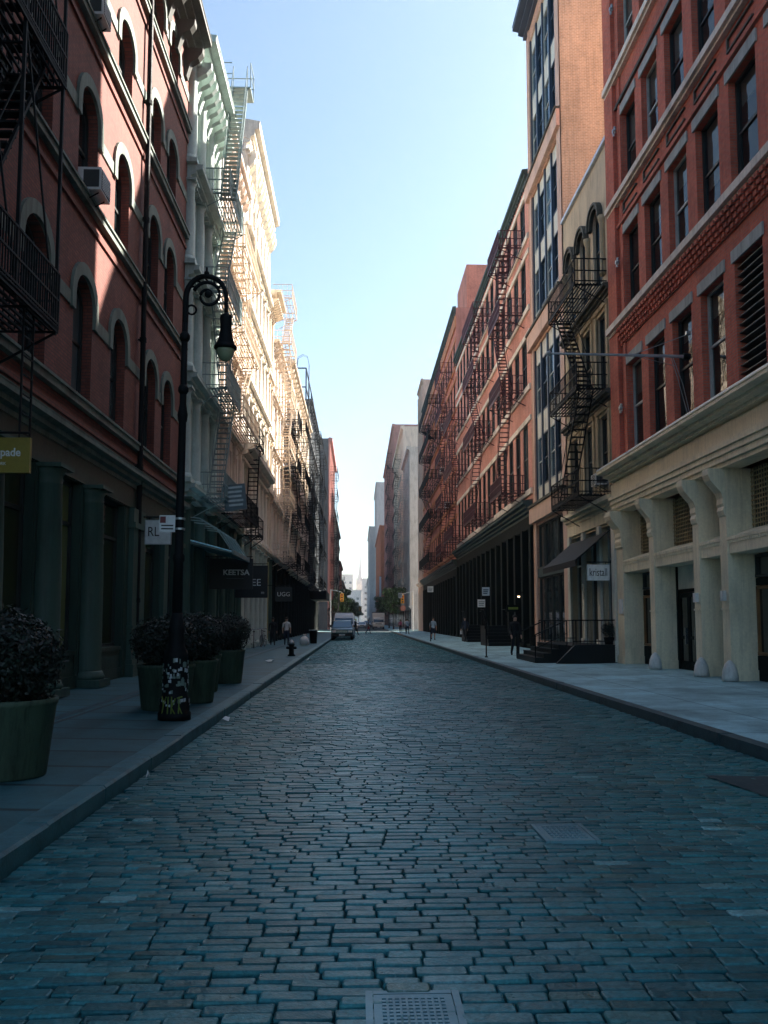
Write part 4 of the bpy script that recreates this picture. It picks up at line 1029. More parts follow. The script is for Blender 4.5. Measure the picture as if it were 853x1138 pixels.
# ------------------------------------------------------------------ street furniture, left
def walkz(x):
    if x < KL: return .15 + .1*max(0,(-x-2.61))/4.79
    if x > KR: return .15 + .1*max(0,(x-5.19))/5.21
    return crown(x)
def lamp_post():
    x, y = -2.89, 13.86
    L = empty('street_lamp',(x,y,walkz(x)),0,'tall black ornate street lamp with curled crook arm and stickers around its base','street lamp')
    L.rotation_euler = (0,math.radians(.4),0); L.scale = (1,1,1.032)
    q = MB(); q.smooth = True
    q.lathe([(.26,0),(.26,.1),(.235,.13),(.235,.3),(.20,.36),(.19,.9),(.205,.95),(.19,1.0),(.135,1.12),(.12,1.3),(.135,1.34),(.12,1.4),(.085,1.62)],(0,0,0),16); b = q.build('base',M['black'],L)
    rr = random.Random(2); s1 = MB(); s2 = MB()
    for k in range(90):
        a = rr.uniform(PI*1.0,PI*2.0); z = rr.uniform(.2,1.0); r = .207 if z > .36 else .24
        if .28 < z < .4 or z > .9: continue
        w = rr.uniform(.02,.06); h = rr.uniform(.025,.07); da = w/r
        (s1 if rr.random() < .5 else s2).add([(r*math.cos(a),r*math.sin(a),z),(r*math.cos(a+da),r*math.sin(a+da),z+rr.uniform(-.01,.01)),(r*math.cos(a+da),r*math.sin(a+da),z+h),(r*math.cos(a),r*math.sin(a),z+h+rr.uniform(-.01,.01))],[(0,1,2,3)])
    s1.build('sticker_pattern',M['sticker_w'],b); s2.build('sticker_pattern',M['sticker_g'],b)
    q = MB(); r = .243
    def ap(a,z): return (r*math.cos(a),r*math.sin(a),z)
    for st in ([(4.0,.08),(4.15,.24),(4.0,.36)],[(4.15,.24),(4.35,.36)],[(4.45,.08),(4.5,.36)],[(4.7,.07),(4.72,.36)],[(4.72,.2),(4.95,.34)],[(4.72,.2),(4.98,.08)],[(5.15,.07),(5.2,.36)],[(5.05,.34),(5.4,.36)],[(5.2,.2),(5.42,.09)]):
        q.path([ap(a,z) for a,z in st],.011,5)
    q.build('graffiti',M['graffiti'],b)
    q = MB(); q.smooth = True
    q.lathe([(.085,1.6),(.078,2.4),(.095,2.43),(.095,2.5),(.07,2.54),(.06,4.6),(.075,4.63),(.085,4.72),(.07,4.8),(.055,4.9),(.05,6.2)],(0,0,0),14)
    for z in (5.05,5.9): q.lathe([(.055,z),(.085,z+.05),(.085,z+.1),(.055,z+.15)],(0,0,0),14)
    q.build('pole',M['black'],L)
    q = MB(); q.smooth = True; cx, cz, rr_ = .33, 6.62, .33
    pts = [(0,0,5.6),(0,0,6.3)] + [(cx-rr_*math.cos(t),0,cz+rr_*1.0*math.sin(t)*1.08) for t in [PI*k/14 for k in range(0,15)]] + [(cx+rr_+.005,0,6.35)]
    q.path(pts,[.05,.05]+[.05-.016*k/15 for k in range(16)],8)
    sp = [(cx+.03+(.24-.18*k/30)*math.cos(PI*.9-2*PI*1.45*k/30),0,6.66+(.24-.18*k/30)*math.sin(PI*.9-2*PI*1.45*k/30)) for k in range(31)]
    q.path(sp,[.03-.008*k/30 for k in range(31)],6); q.ball((cx+.03,0,6.68),.06)
    q.path([(.1+.075*math.cos(t),0,6.42+.075*math.sin(t)) for t in [2*PI*k/12 for k in range(13)]],.018,5)
    q.ball((cx,0,7.02),.045); q.bar((cx,0,7.0),(cx,0,7.12),.018,6)
    for k in range(5): t = .5+k*.5; q.bar((cx+.24*math.cos(t),0,6.66+.24*math.sin(t)),(cx+.30*math.cos(t+.2),0,6.66+.30*math.sin(t+.2)),.016,5)
    q.build('crook_arm',M['black'],L)
    q = MB(); q.smooth = True; lx = cx+rr_+.005
    q.lathe([(.03,6.38),(.05,6.36),(.095,6.33),(.10,6.29),(.095,6.1),(.115,5.97),(.15,5.88),(.155,5.86),(.19,5.83),(.19,5.80),(.16,5.78),(.10,5.79)],(lx,0,0),18); la = q.build('lantern',M['black'],L)
    q = MB(); q.smooth = True; q.lathe([(.15,5.785),(.145,5.74),(.12,5.67),(.075,5.61),(.02,5.585),(.002,5.583)],(lx,0,0),18); q.build('lamp_bowl',M['lamp_glass'],la)
    q = MB(); q.box(-.3,-.05,-.1,-.094,2.86,3.12); sg = q.build('sign_plate',M['white'],L)
    q = MB(); q.box(-.29,-.2,-.104,-.101,3.0,3.1); q.build('red_block',M['redlamp'] if False else M['litred'],sg)
    q = MB()
    for z in (2.9,2.95): q.box(-.27,-.08,-.104,-.101,z,z+.02)
    q.build('printed_lines',M['ink'],sg)
    q = MB()
    for z in (2.9,3.06): q.lathe([(.082,z),(.09,z),(.09,z+.03),(.082,z+.03)],(0,0,0),12)
    q.build('sign_clamp',M['galv'],sg)
lamp_post()

def leafball(rx, rz, n, size, seed, name, base=0.0, lumps=9):
    """dense clipped bush: leaf faces through the outer volume of a few overlapping lumps"""
    rr = np.random.default_rng(seed); V = []; F = []
    cs = [(0,0,rz*.95,1.0)] + [(rx*.5*math.cos(k*2.4),rx*.5*math.sin(k*2.4),rz*(.7+.6*((k*37)%10)/10),.62) for k in range(lumps)]
    for i in range(n):
        c = cs[i % len(cs)] if i % 3 else cs[0]
        d = rr.normal(size=3); d /= np.linalg.norm(d); s = c[3]*(rr.uniform(.8,1.03) + (rr.uniform(.05,.2) if rr.random() < .08 else 0))
        p = np.array([c[0]+d[0]*rx*s, c[1]+d[1]*rx*s, c[2]+d[2]*rz*s])
        if p[2] < base: p[2] = base + rr.uniform(0,.1)
        a = rr.normal(size=3); a -= a.dot(d)*d*.5; a /= np.linalg.norm(a); b = np.cross(a,d+rr.normal(size=3)*.5); b /= np.linalg.norm(b)+1e-9
        l = size*rr.uniform(.6,1.3); w = l*.5; k = len(V)
        V += [tuple(p-a*l*.5),tuple(p+b*w*.5),tuple(p+a*l*.6),tuple(p-b*w*.5)]; F.append((k,k+1,k+2,k+3))
    me = bpy.data.meshes.new(name); me.from_pydata(V,[],F); me.materials.append(M['leaf_box']); me.update(); return me
fol = [leafball(.5,.52,9000,.055,11,'foliage'), leafball(.52,.5,7000,.06,12,'foliage')]
def pot_me(r,h):
    q = MB(); q.smooth = True; q.lathe([(r*.80,0),(r*.82,.02),(r*.97,h*.9),(r,h*.93),(r*1.01,h),(r*.93,h),(r*.9,h-.06)],(0,0,0),28); return q.mesh('pot',M['pot'])
specs = [(-3.53,8.86,.5,.76,0,1.0,'large drab green round planter with dark clipped bush nearest the camera'),
 (-3.36,15.35,.5,.78,1,1.08,'drab green planter with spreading bush right behind the sticker covered lamp base'),
 (-3.14,16.75,.46,.8,0,1.0,'drab green planter with round bush standing closest to the kerb'),
 (-3.45,19.2,.45,.8,1,1.0,'drab green planter mostly hidden between two other planters'),
 (-3.26,21.8,.44,.82,0,1.05,'drab green flared planter at the far end of the bush row')]
for x,y,r,h,k,s,lab in specs:
    P = empty('planter',(x,y,walkz(x)),R.uniform(0,6),lab,'planter','potted bushes along the left pavement')
    link('pot',pot_me(r,h),P)
    q = MB(); q.lathe([(.01,h-.055),(r*.92,h-.07)],(0,0,0),20); q.build('soil',M['soil'],P)
    f = link('foliage',fol[k],P); f.location = (0,0,h-.1); f.scale = (s,s,.98)
    q = MB(); q.bar((0,0,h-.1),(.02,.01,h+.5),.04,6,.02); q.build('stem',M['bark'],P)

# fire hydrant, rubbish sack, bins, bicycles
x,y = -2.95,38.5; Hd = empty('fire_hydrant',(x,y,walkz(x)),0,'black fire hydrant with silver cap near the left kerb','fire hydrant')
q = MB(); q.smooth = True; q.lathe([(.17,0),(.17,.05),(.115,.08),(.11,.45),(.135,.47),(.135,.52)],(0,0,0),14); q.build('barrel',M['black'],Hd)
q = MB(); q.smooth = True; q.lathe([(.13,.521),(.12,.6),(.07,.67),(.035,.69),(.035,.74),(.01,.745)],(0,0,0),14); q.build('bonnet',M['galv'],Hd)
for dx,dy in ((-1,0),(1,0),(0,-1)):
    q = MB(); q.bar((dx*.09,dy*.09,.36),(dx*.2,dy*.2,.36),.06,10); q.bar((dx*.2,dy*.2,.36),(dx*.23,dy*.23,.36),.045,6); q.build('nozzle',M['black'],Hd)
x,y = -3.4,55; bg_ = empty('rubbish_bag',(x,y,walkz(x)),0,'full white rubbish bag on the left pavement near the kerb','rubbish bag')
q = MB(); q.smooth = True; q.lathe([(.2,0),(.29,.1),(.31,.28),(.25,.46),(.12,.55),(.05,.6),(.08,.66),(.1,.7)],(0,0,0),12)
me = q.mesh('sack',M['white']); rr = random.Random(4)
for v in me.vertices: v.co.x *= 1+rr.uniform(-.1,.1); v.co.y *= 1+rr.uniform(-.1,.1)
link('sack',me,bg_); q = MB(); q.lathe([(.055,.585),(.062,.6),(.055,.615)],(0,0,0),10); q.build('tie',M['ink'],bg_)
x,y = -3.1,60; bn = empty('litter_bin',(x,y,walkz(x)),0,'dark round litter bin at the left kerb behind the white bag','litter bin')
q = MB(); q.lathe([(.24,0),(.28,.85),(.30,.87),(.26,.9)],(0,0,0),14); q.build('basket',M['black'],bn); q = MB(); q.lathe([(.305,.88),(.305,.93),(.22,.93),(.22,.88)],(0,0,0),14); q.build('rim',M['galv'],bn)
def bicycle(x,y,rz,lab,cm):
    b = empty('bicycle',(x,y,walkz(x)),rz,lab,'bicycle','bicycles leaning by the left wall')
    for wy,nm in ((-.52,'front'),(.52,'rear')):
        q = MB(); q.path([(0,wy+.33*math.cos(t),.34+.33*math.sin(t)) for t in [2*PI*k/20 for k in range(21)]],.02,5); w = q.build('wheel',M['rubber'],b)
        q = MB(); q.path([(0,wy+.305*math.cos(t),.34+.305*math.sin(t)) for t in [2*PI*k/20 for k in range(21)]],.009,4)
        for k in range(10): t = 2*PI*k/10; q.bar((0,wy,.34),(0,wy+.3*math.cos(t),.34+.3*math.sin(t)),.003,3)
        q.build('rim',M['chrome'],w)
    q = MB()
    for a,c in (((0,.52,.34),(0,.12,.32)),((0,.12,.32),(0,.22,.82)),((0,.12,.32),(0,-.36,.78)),((0,.2,.78),(0,-.36,.82)),((0,.52,.34),(0,.2,.78)),((0,-.36,.85),(0,-.52,.34)),((0,-.34,.8),(0,-.38,1.0))): q.bar(a,c,.017,6)
    q.build('frame',M[cm],b)
    q = MB(); q.path([(-.28,-.28,1.02),(-.2,-.38,1.02),(.2,-.38,1.02),(.28,-.28,1.02)],.014,6); q.build('handlebar',M['chrome'],b)
    q = MB(); q.prism_x([(.36,.86),(.36,.92),(.1,.91),(.08,.88)],-.06,.06); q.build('saddle',M['rubber'],b)
    q = MB(); q.bar((-.1,.12,.32),(.1,.12,.32),.012,5); q.bar((-.14,.04,.22),(-.06,.04,.22),.02,4); q.bar((.06,.2,.42),(.14,.2,.42),.02,4); q.build('pedals',M['rubber'],b)
for args in ((-5.75,48.0,.12,'black bicycle leaning nearest the planters by the pale shop columns','cloth_black'),(-5.5,50.4,-.1,'grey bicycle parked just beyond the black one','car_grey'),(-5.8,52.5,.05,'navy bicycle farthest along the left wall','cloth_navy')): bicycle(*args)

# covers and scraps on the road
def cover(lab,x0,x1,y0,y1,nx,ny,rz=0):
    cx,cy = (x0+x1)/2,(y0+y1)/2; z = crown(cx)+.005
    c = empty('utility_cover',(cx,cy,z),rz,lab,'utility cover'); w,h = (x1-x0)/2,(y1-y0)/2
    q = MB(); q.box(-w,w,-h,h,-.03,.004); pl = q.build('plate',M['iron_cover'],c)
    q = MB()
    for i in range(nx):
        for j in range(ny): a = -w+.03+(2*w-.06)*(i+.5)/nx; b = -h+.03+(2*h-.06)*(j+.5)/ny; q.box(a-(w-.03)/nx*.62,a+(w-.03)/nx*.62,b-(h-.03)/ny*.55,b+(h-.03)/ny*.55,.0045,.011)
    q.build('stud_pattern',M['iron_cover'],pl)
    q = MB(); e = .035
    q.box(-w-e,-w-.004,-h-e,h+e,-.03,.006); q.box(w+.004,w+e,-h-e,h+e,-.03,.006); q.box(-w,w,-h-e,-h-.004,-.03,.006); q.box(-w,w,h+.004,h+e,-.03,.006); q.build('frame',M['iron_cover'],c)
cover('studded rectangular metal cover set in the cobbles at the bottom edge',.07,.41,3.42,3.93,10,14)
cover('small flat metal cover in the cobbles ahead and to the right',1.42,1.76,6.55,7.02,8,6,.02)
def scrap(lab,x,y,s,m='white'):
    q = MB(); rr = random.Random(lab); z = walkz(x)
    q.add([(-s,-s*.6,.02),(s*.2,-s*.8,.07),(s,.0,.03),(s*.3,s*.9,.09),(-s*.7,s*.6,.03),(0,0,.11)],[(0,1,5),(1,2,5),(2,3,5),(3,4,5),(4,0,5)])
    o = q.build('paper_scrap',M[m]); o.location = (x,y,z); tag(o,lab,'litter','paper scraps on the ground'); o.rotation_euler = (0,0,rr.uniform(0,6))
scrap('crumpled white paper lying in the left gutter beside the lamp',-2.22,14.7,.09)
scrap('white paper scrap in the left gutter near the planters end',-2.1,37,.12)
scrap('flat pale paper on the left pavement beyond the planters',-3.3,32.5,.2)
scrap('tiny white scrap in the gutter below the near kerb',-2.25,9.5,.022)

# ------------------------------------------------------------------ hanging signs
RX = (PI/2,0,0)
def board(name,lab,cx,y,cz,w,h,m,th=.06,cat='sign',bracket=None):
    r = empty(name,(cx,y,cz),0,lab,cat); q = MB(); q.box(-w/2,w/2,-th/2,th/2,-h/2,h/2); p = q.build('panel',M[m],r)
    q = MB(); e = .018
    for a in ((-w/2-e,-w/2-.001,-h/2-e,h/2+e),(w/2+.001,w/2+e,-h/2-e,h/2+e),(-w/2,w/2,-h/2-e,-h/2-.001),(-w/2,w/2,h/2+.001,h/2+e)): q.box(a[0],a[1],-th/2-.008,th/2+.008,a[2],a[3])
    q.build('edge_frame',M[m if m not in ('white',) else 'galv'],r)
    if bracket is not None:
        q = MB(); q.bar((bracket-cx,0,h/2+.1),(w/2 if bracket<cx else -w/2,0,h/2+.1),.018,6)
        for f in (-.35,.35): q.bar((w*f,0,h/2),(w*f,0,h/2+.1),.01,4)
        q.build('bracket',M['black'],r)
    return r,p
r,p = board('shop_sign','mustard gold hanging sign with white serif lettering cut by the photo edge',-5.51,13.0,4.18,1.1,.5,'gold',bracket=-6.2)
text('kate spade',.175,(.43,-.034,.04),RX,M['letter'],r,sx=.9,bold=.003,align='RIGHT'); text('NEW YORK',.065,(.22,-.034,-.13),RX,M['letter'],r,align='RIGHT')
r,p = board('shop_sign','small white sign with dark initials on the pale end pilaster',-5.62,24.3,4.18,.7,.66,'white',bracket=-6.2)
text('RL',.38,(-.13,-.034,0),RX,M['ink'],r,sx=.8)
r,p = board('shop_sign','wide black sign with pale capital letters over the left pavement',-5.16,35.2,3.6,1.71,1.2,'ink',bracket=-6.2)
text('KEETSA',.30,(.2,-.034,.05),RX,M['letter'],r,sx=1.05,bold=.008)
q = MB(); q.box(-.2,.5,-.036,-.033,-.19,-.175); q.build('lettering',M['greysign'],r)
r,p = board('shop_sign','black sign with two pale letters half hidden behind the wide black sign',-4.93,40,3.5,1.46,1.45,'ink',bracket=-6.2)
text('EE',.45,(.22,-.034,-.05),RX,M['letter'],r); text('m',.2,(.52,-.034,-.5),RX,M['letter'],r)
r,p = board('shop_sign','slate dark sign with three round pale capitals beyond the black signs',-4.48,52,3.3,.95,.85,'ink',bracket=-6.2)
text('UGG',.36,(.0,-.034,-.02),RX,M['letter'],r)
r,p = board('notice_board','tilted slate blue board with rows of faint lettering hung from the green balcony',-4.74,33.0,6.42,.8,.96,'greysign'); r.rotation_euler = (0,math.radians(-6),0)
for k in range(5): q = MB(); q.box(-.33+.02*k,.31-.03*(k%3),-.036,-.032,.34-.17*k,.42-.17*k); q.build('lettering',M['galv'],r)
r,p = board('shop_sign','small white sign with tall condensed dark letters by the black awning',8.66,30.95,3.44,.8,.56,'white',bracket=9.25)
text('kristall',.40,(0,-.034,0),RX,M['ink'],r,sx=.62)
def pole_sign(lab,x,y,h,w,hh,m='white',cat='sign',disc=False,lines=True):
    r = empty('sign_post',(x,y,walkz(x)),0,lab,cat); q = MB(); q.bar((0,0,0),(0,0,h),.03,8); q.bar((0,0,0),(0,0,.04),.07,8); q.build('post',M['black'],r)
    q = MB()
    if disc: q.bar((0,-.035,h-.2),(0,-.045,h-.2),w,16)
    else: q.box(-w/2,w/2,-.045,-.035,h-hh-.02,h-.02)
    s = q.build('sign_plate',M[m],r)
    if lines and not disc:
        q = MB()
        for k in range(3): q.box(-w*.36,w*.36*(1-.2*k),-.049,-.046,h-hh*.3-hh*.22*k-.05,h-hh*.3-hh*.22*k)
        q.build('printed_lines',M['greysign'],s)
pole_sign('white parking sign on a thin black post at the right kerb',5.45,36.9,3.0,.32,.36)
pole_sign('pinkish round sign on a post at the far right corner',6.6,128.5,3.6,.42,.0,'pinksign',disc=True)
pole_sign('small white sign on a dark post farther along the right kerb',5.5,66,4.2,.45,.45)
pole_sign('small white sign fixed low before the rose brick loft entrance',8.0,56,2.9,.55,.5)
pole_sign('pale grey post with white plate beside the far right corner building',5.4,112,5.2,.5,.7)
def wall_light(lab,x,y,z):
    r = empty('wall_lamp',(x,y,z),0,lab,'lamp'); q = MB(); q.bar((.25,0,.15),(0,0,.15),.02,5); q.bar((0,0,.15),(0,0,.05),.02,5); q.build('arm',M['black'],r)
    q = MB(); q.lathe([(.04,.06),(.12,-.02),(.13,-.05)],(0,0,0),10); s = q.build('lamp_shade',M['black'],r); q = MB(); q.ball((0,0,-.06),.07); q.build('bulb',M['warmbulb'],s)
wall_light('small lit bulb lamp above the dark shopfront doorway on the right',8.75,47,3.1)
r,p = board('shop_sign','small dark green sign glowing faintly below the bulb lamp on the right',8.7,48.5,2.4,.7,.35,'dkgreen'); q = MB(); q.box(-.28,.28,-.036,-.033,-.06,.07); q.build('lettering',M['graffiti'],r)
# shop light glimpsed in the doorway under the wide black sign
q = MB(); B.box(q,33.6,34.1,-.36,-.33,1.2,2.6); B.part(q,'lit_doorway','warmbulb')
q = MB(); E_.box(q,56.9,58.0,.02,.18,.3,5.6); E_.part(q,'olive_pilaster','mustard')

# flagpole with stays
f = empty('flagpole',(FR,23.2,9.02),0,'bare steel flagpole sticking straight out from the red brick wall','flagpole')
q = MB(); q.bar((-.02,0,0),(-3.9,0,.05),.045,8,.03); q.ball((-3.95,0,.05),.07); q.build('pole',M['galv'],f)
q = MB(); q.bar((0,-.0,0),(-.2,0,0),.09,8); q.build('socket',M['black'],f)
q = MB(); q.bar((0,.0,.65),(-1.6,0,.04),.012,4); q.bar((0,1.2,.1),(-1.7,0,.04),.01,4); q.bar((0,-.05,.65),(-.12,-.05,.65),.06,6)
q.path([(-.55,0,0),(-.4,-.05,-.6),(-.1,-.1,-1.9)],.012,4); q.path([(-.5,0,0),(-.25,-.05,-.8),(-.05,-.1,-1.9)],.012,4); q.build('stay_wire',M['galv'],f)

# stoop with rails in front of the beige building
s = empty('stoop',(7.9,33.4,walkz(7.9)),0,'black iron stoop with steps and thin railings before the beige building','stoop')
q = MB(); q.box(-.35,1.28,-2.9,3.0,-.02,.62); q.build('platform',M['blackstair'],s)
for k in range(4): q = MB(); q.box(-1.5+.28*k,-.36,-2.2,1.6,-.02+.155*k,.155*(k+1)); q.box(-1.52+.28*k,-1.5+.28*k+.3,-2.22,1.62,.155*(k+1)+.001,.155*(k+1)+.02); q.build('step',M['blackstair'],s)
q = MB(); q.prism_u([(-.95,0),(1.3,0),(1.3,.66),(-.1,.66),(-.3,.64)],-3.05,-2.92); q.build('cheek_wall',M['blackstair'],s)
for (yy) in (-2.85,2.9,-2.15,1.55):
    q = MB()
    if abs(yy) > 2.5:
        q.bar((-.3,yy,1.52),(1.25,yy,1.52),.025,5); q.bar((-.3,yy,.78),(1.25,yy,.78),.018,5)
        for k in range(13): q.bar((-.3+1.55*k/12,yy,.62),(-.3+1.55*k/12,yy,1.52),.022 if k in (0,12) else .009,4)
    else:
        q.bar((-1.5,yy,1.0),(-.35,yy,1.52),.025,5); q.bar((-1.5,yy,0.5),(-.35,yy,1.05),.014,5)
        for xx,z0,z1 in ((-1.5,0,1.0),(-.92,.3,1.26),(-.35,.6,1.52)): q.bar((xx,yy,z0),(xx,yy,z1),.024,5)
    q.build('railing',M['black'],s)
tp = empty('topiary',(8.95,30.75,.86),0,'round clipped dark topiary ball in a pot on the black stoop','topiary')
link('foliage',leafball(.26,.27,1600,.05,5,'foliage'),tp).location = (0,0,.25); q = MB(); q.lathe([(.15,0),(.2,.26),(.17,.26)],(0,0,0),14); q.build('pot',M['black'],tp); q = MB(); q.bar((0,0,.2),(0,0,.4),.025,5); q.build('stem',M['bark'],tp)
# two iron stoops by the dark loft shopfront
for y,lab in ((51.5,'steep black iron stairs with handrails against the dark loft shopfront'),(61.5,'second flight of black iron stairs farther along the dark loft shopfront')):
    s = empty('iron_stairs',(8.2,y,walkz(8.2)),0,lab,'stairs','iron stairs of the loft shopfront')
    q = MB(); q.box(-.5,.9,1.6,3.0,-.02,1.2); q.build('platform',M['blackstair'],s)
    for k in range(6): q = MB(); q.box(-.5,.9,-.5+.35*k,1.59,.2*k,.2*(k+1)-.003); q.build('step',M['blackstair'],s)
    for xx in (-.48,.86):
        q = MB(); q.bar((xx,-.5,1.0),(xx,1.6,2.2),.03,4); q.bar((xx,1.6,2.2),(xx,3,2.2),.03,4); q.bar((xx,-.5,.55),(xx,1.6,1.75),.02,4)
        for k in range(7): q.bar((xx,-.5+.35*k,.2*k),(xx,-.5+.35*k,1.0+.2*k),.016,4)
        q.build('railing',M['black'],s)

# air conditioners hung in windows
def ac(lab,X,y,z,side,w=.62,h=.42,d=.45):
    a = empty('air_conditioner',(X,y,z),0 if side == 'L' else PI,lab,'air conditioner','window air conditioners')
    q = MB(); q.box(-.25,d,-w/2,w/2,0,h); q.build('casing',M['galv'] if False else M['white'],a)
    q = MB(); q.box(d+.001,d+.012,-w/2+.04,w/2-.04,.04,h-.04); 
    g_ = q.build('grille',M['grille'],a); q = MB()
    for k in range(6): q.box(d+.0125,d+.02,-w/2+.04,w/2-.04,.06+.055*k,.075+.055*k)
    q.build('slats',M['white'],g_); q = MB(); sy = -1 if side == 'L' else 1; q.box(.03,d-.04,sy*(w/2+.001),sy*(w/2+.008),.06,h-.06); q.build('side_vent',M['grille'],a); q = MB(); q.bar((0,-w*.3,-.2),(d*.8,-w*.3,-.005),.015,4); q.bar((0,w*.3,-.2),(d*.8,w*.3,-.005),.015,4); q.build('bracket',M['black'],a)
ac('boxy white air conditioner in the third floor arched window of the plum brick building',FL,19.08,11.31,'L',.72,.52,.42)
ac('white air conditioner in an upper arched window of the plum brick building',FL,19.08,15.51,'L',.62,.45,.34)
ac('small white air conditioner in the lowest window of the beige building',FR,31.65,6.72,'R')
for k,(y,z,l) in enumerate(((90,21.85,'white air conditioner high on the coral loft below its frieze'),(91.5,17.45,'white air conditioner in the coral loft level with the middle black balcony'),(86.5,13.05,'white air conditioner low on the coral loft near its red balcony'))): ac(l,FR,y,z,'R',.9,.6,.5)

# ------------------------------------------------------------------ people
def person(lab,x,y,rz,h,shirt,legs,skin='skin_a',shoe='cloth_black',walk=0.0,shorts=False,arm=(.1,.1),hairc='hair',bag=None,bagm=None,long_sleeve=False,detail=False,lean=0.0,cap=None):
    k = h/1.75; z0 = walkz(x)
    V = []; Rd = []; E = []; T = []
    def v(p,r,par=None,t='shirt'):
        V.append(Vector((p[0],p[1]-lean*max(0,p[2]-.9),p[2]))*k); Rd.append(r*k*(1.14 if t != 'skin' else 1.05))
        if par is not None: E.append((par,len(V)-1)); T.append(t)
        return len(V)-1
    pel = v((0,0,.95),.125); w_ = v((0,.0,1.08),.115,pel); ch = v((0,0,1.27),.135,w_); nk0 = v((0,.01,1.43),.085,ch); nk = v((0,0,1.51),.052,nk0,'skin')
    hd = v((0,-.015,1.60),.082,nk,'skin'); v((0,-.01,1.68),.088,hd,'skin')
    if detail: v((0,-.10,1.615),.018,hd,'skin')
    for s in (-1,1):
        sh = v((s*.185,.01,1.39),.062,nk0); sw = arm[0] if s < 0 else arm[1]
        el_ = v((s*.235,.02+sw*.12,1.12),.043,sh,'shirt'); wr = v((s*.24,-.06-sw*.35,.90),.031,el_,'shirt' if long_sleeve else 'skin'); hn = v((s*.238,-.09-sw*.4,.83),.036,wr,'skin'); v((s*.235,-.10-sw*.43,.76),.022,hn,'skin')
        if detail:
            for q_ in range(4): v((s*.238,-.075-sw*.4-.016*q_,.735+.006*abs(q_-1.5)),.009,hn,'skin')
            v((s*.215,-.13-sw*.4,.79),.011,hn,'skin')
        st = walk*s
        hp = v((s*.095,0,.90),.095,pel,'legs'); kn = v((s*.1,-st*.24-.02,.50),.062,hp,'legs')
        an = v((s*.1,-st*.5+(.12 if st < 0 else 0),.10+(.06 if st < 0 else 0)),.042,kn,'skin' if shorts else 'legs'); v((s*.105,-st*.5-.13+(.14 if st < 0 else 0),.04+(.02 if st<0 else 0)),.038,an,'shoe')
    me = bpy.data.meshes.new('b'); me.from_pydata(V,E,[]); o = bpy.data.objects.new('person',me); COL.objects.link(o)
    md = o.modifiers.new('s','SKIN'); md.use_smooth_shade = True
    for i,sv in enumerate(me.skin_vertices[0].data): sv.radius = (Rd[i],Rd[i]*(.78 if i in (0,1,2,3) else 1)); sv.use_root = (i == 0)
    md2 = o.modifiers.new('d','SUBSURF'); md2.levels = 2 if detail else 1; md2.render_levels = md2.levels
    dg = bpy.context.evaluated_depsgraph_get(); m2 = bpy.data.meshes.new_from_object(o.evaluated_get(dg)); bpy.data.objects.remove(o)
    keys = ['shirt','legs','skin','shoe']; mats = [M[shirt],M[legs],M[skin],M[shoe]]
    m2.materials.clear(); [m2.materials.append(z) for z in mats]
    for p in m2.polygons:
        c = p.center; best = 1e9; bt = 'shirt'
        for (a,b_),t_ in zip(E,T):
            A = V[a]; d = V[b_]-A; f = max(0,min(1,(c-A).dot(d)/max(1e-9,d.length_squared))); dd = (c-A-d*f).length-(Rd[a]+(Rd[b_]-Rd[a])*f)
            if dd < best: best = dd; bt = t_
        if bt == 'shirt' and c.z < .93*k: bt = 'legs'
        p.material_index = keys.index(bt); p.use_smooth = True
    o = link('person',m2); o.location = (x,y,z0); o.rotation_euler = (0,0,rz); tag(o,lab,'person','people on foot')
    q = MB(); q.smooth = True; c = Vector((0,.012-lean*.75,1.665))*k
    q.lathe([(.098*k,-.02*k),(.104*k,.03*k),(.092*k,.075*k),(.05*k,.105*k),(.002,.112*k)],tuple(c),12); q.build('cap' if cap else 'hair',M[cap or hairc],o)
    if detail:
        for s in (-1,1): q = MB(); q.ball((s*.032*k,(-.085-lean*.74)*k,1.635*k),.011*k,6); q.build('eye',M['ink'],o)
    if bag:
        q = MB(); bx,bz = bag; q.prism_x([(-.16,bz-.3),(.1,bz-.3),(.08,bz),(-.14,bz)],bx-.05,bx+.05); q.path([(bx,-.1,bz),(bx,-.03,bz+.18),(bx,.05,bz)],.008,4); g_ = q.build('bag',M[bagm],o)
    return o
person('person in black clothes walking this way past the dark shopfront, right pavement',6.75,37.2,.1,1.76,'cloth_black','cloth_black',walk=.28,arm=(.5,.1),long_sleeve=True,detail=True)
person('person in dark top striding with a white bag on the right pavement',7.67,62,-.5,1.78,'cloth_navy','cloth_black',walk=.55,arm=(.4,.3),bag=(-.3,.85),bagm='cloth_white',lean=.12,long_sleeve=True)
person('person in a light blue shirt and dark shorts on the right pavement',6.0,69.5,.05,1.8,'cloth_blue','cloth_navy',walk=.3,shorts=True,detail=True)
person('person in a pale blue shirt nearest of the group at the far right corner',5.62,99,.2,1.75,'cloth_blue','cloth_navy',walk=.35)
person('person in a crimson pink top with the group at the far right corner',5.9,121.5,.0,1.68,'cloth_pink','cloth_black',walk=.2)
person('person in a white shirt with the group at the far right corner',6.5,118,-.1,1.74,'cloth_white','cloth_navy',walk=.3)
person('person in dark clothes and a lime cap crossing beside the parked van',-.28,99.5,1.2,1.82,'cloth_black','cloth_black',walk=.45,cap='cloth_lime',long_sleeve=True)
person('person in grey with a red bag crossing the middle of the street',1.25,107,1.45,1.76,'cloth_grey','cloth_navy',walk=.5,bag=(-.28,.9),bagm='cloth_red')
person('person in dark clothes standing by the bicycles on the left pavement',-5.2,53,.2,1.68,'cloth_black','cloth_black',walk=.1,skin='skin_b',long_sleeve=True)
person('person in a white top and dark trousers on the left pavement',-4.4,53.4,.1,1.72,'cloth_white','cloth_navy',walk=.25)

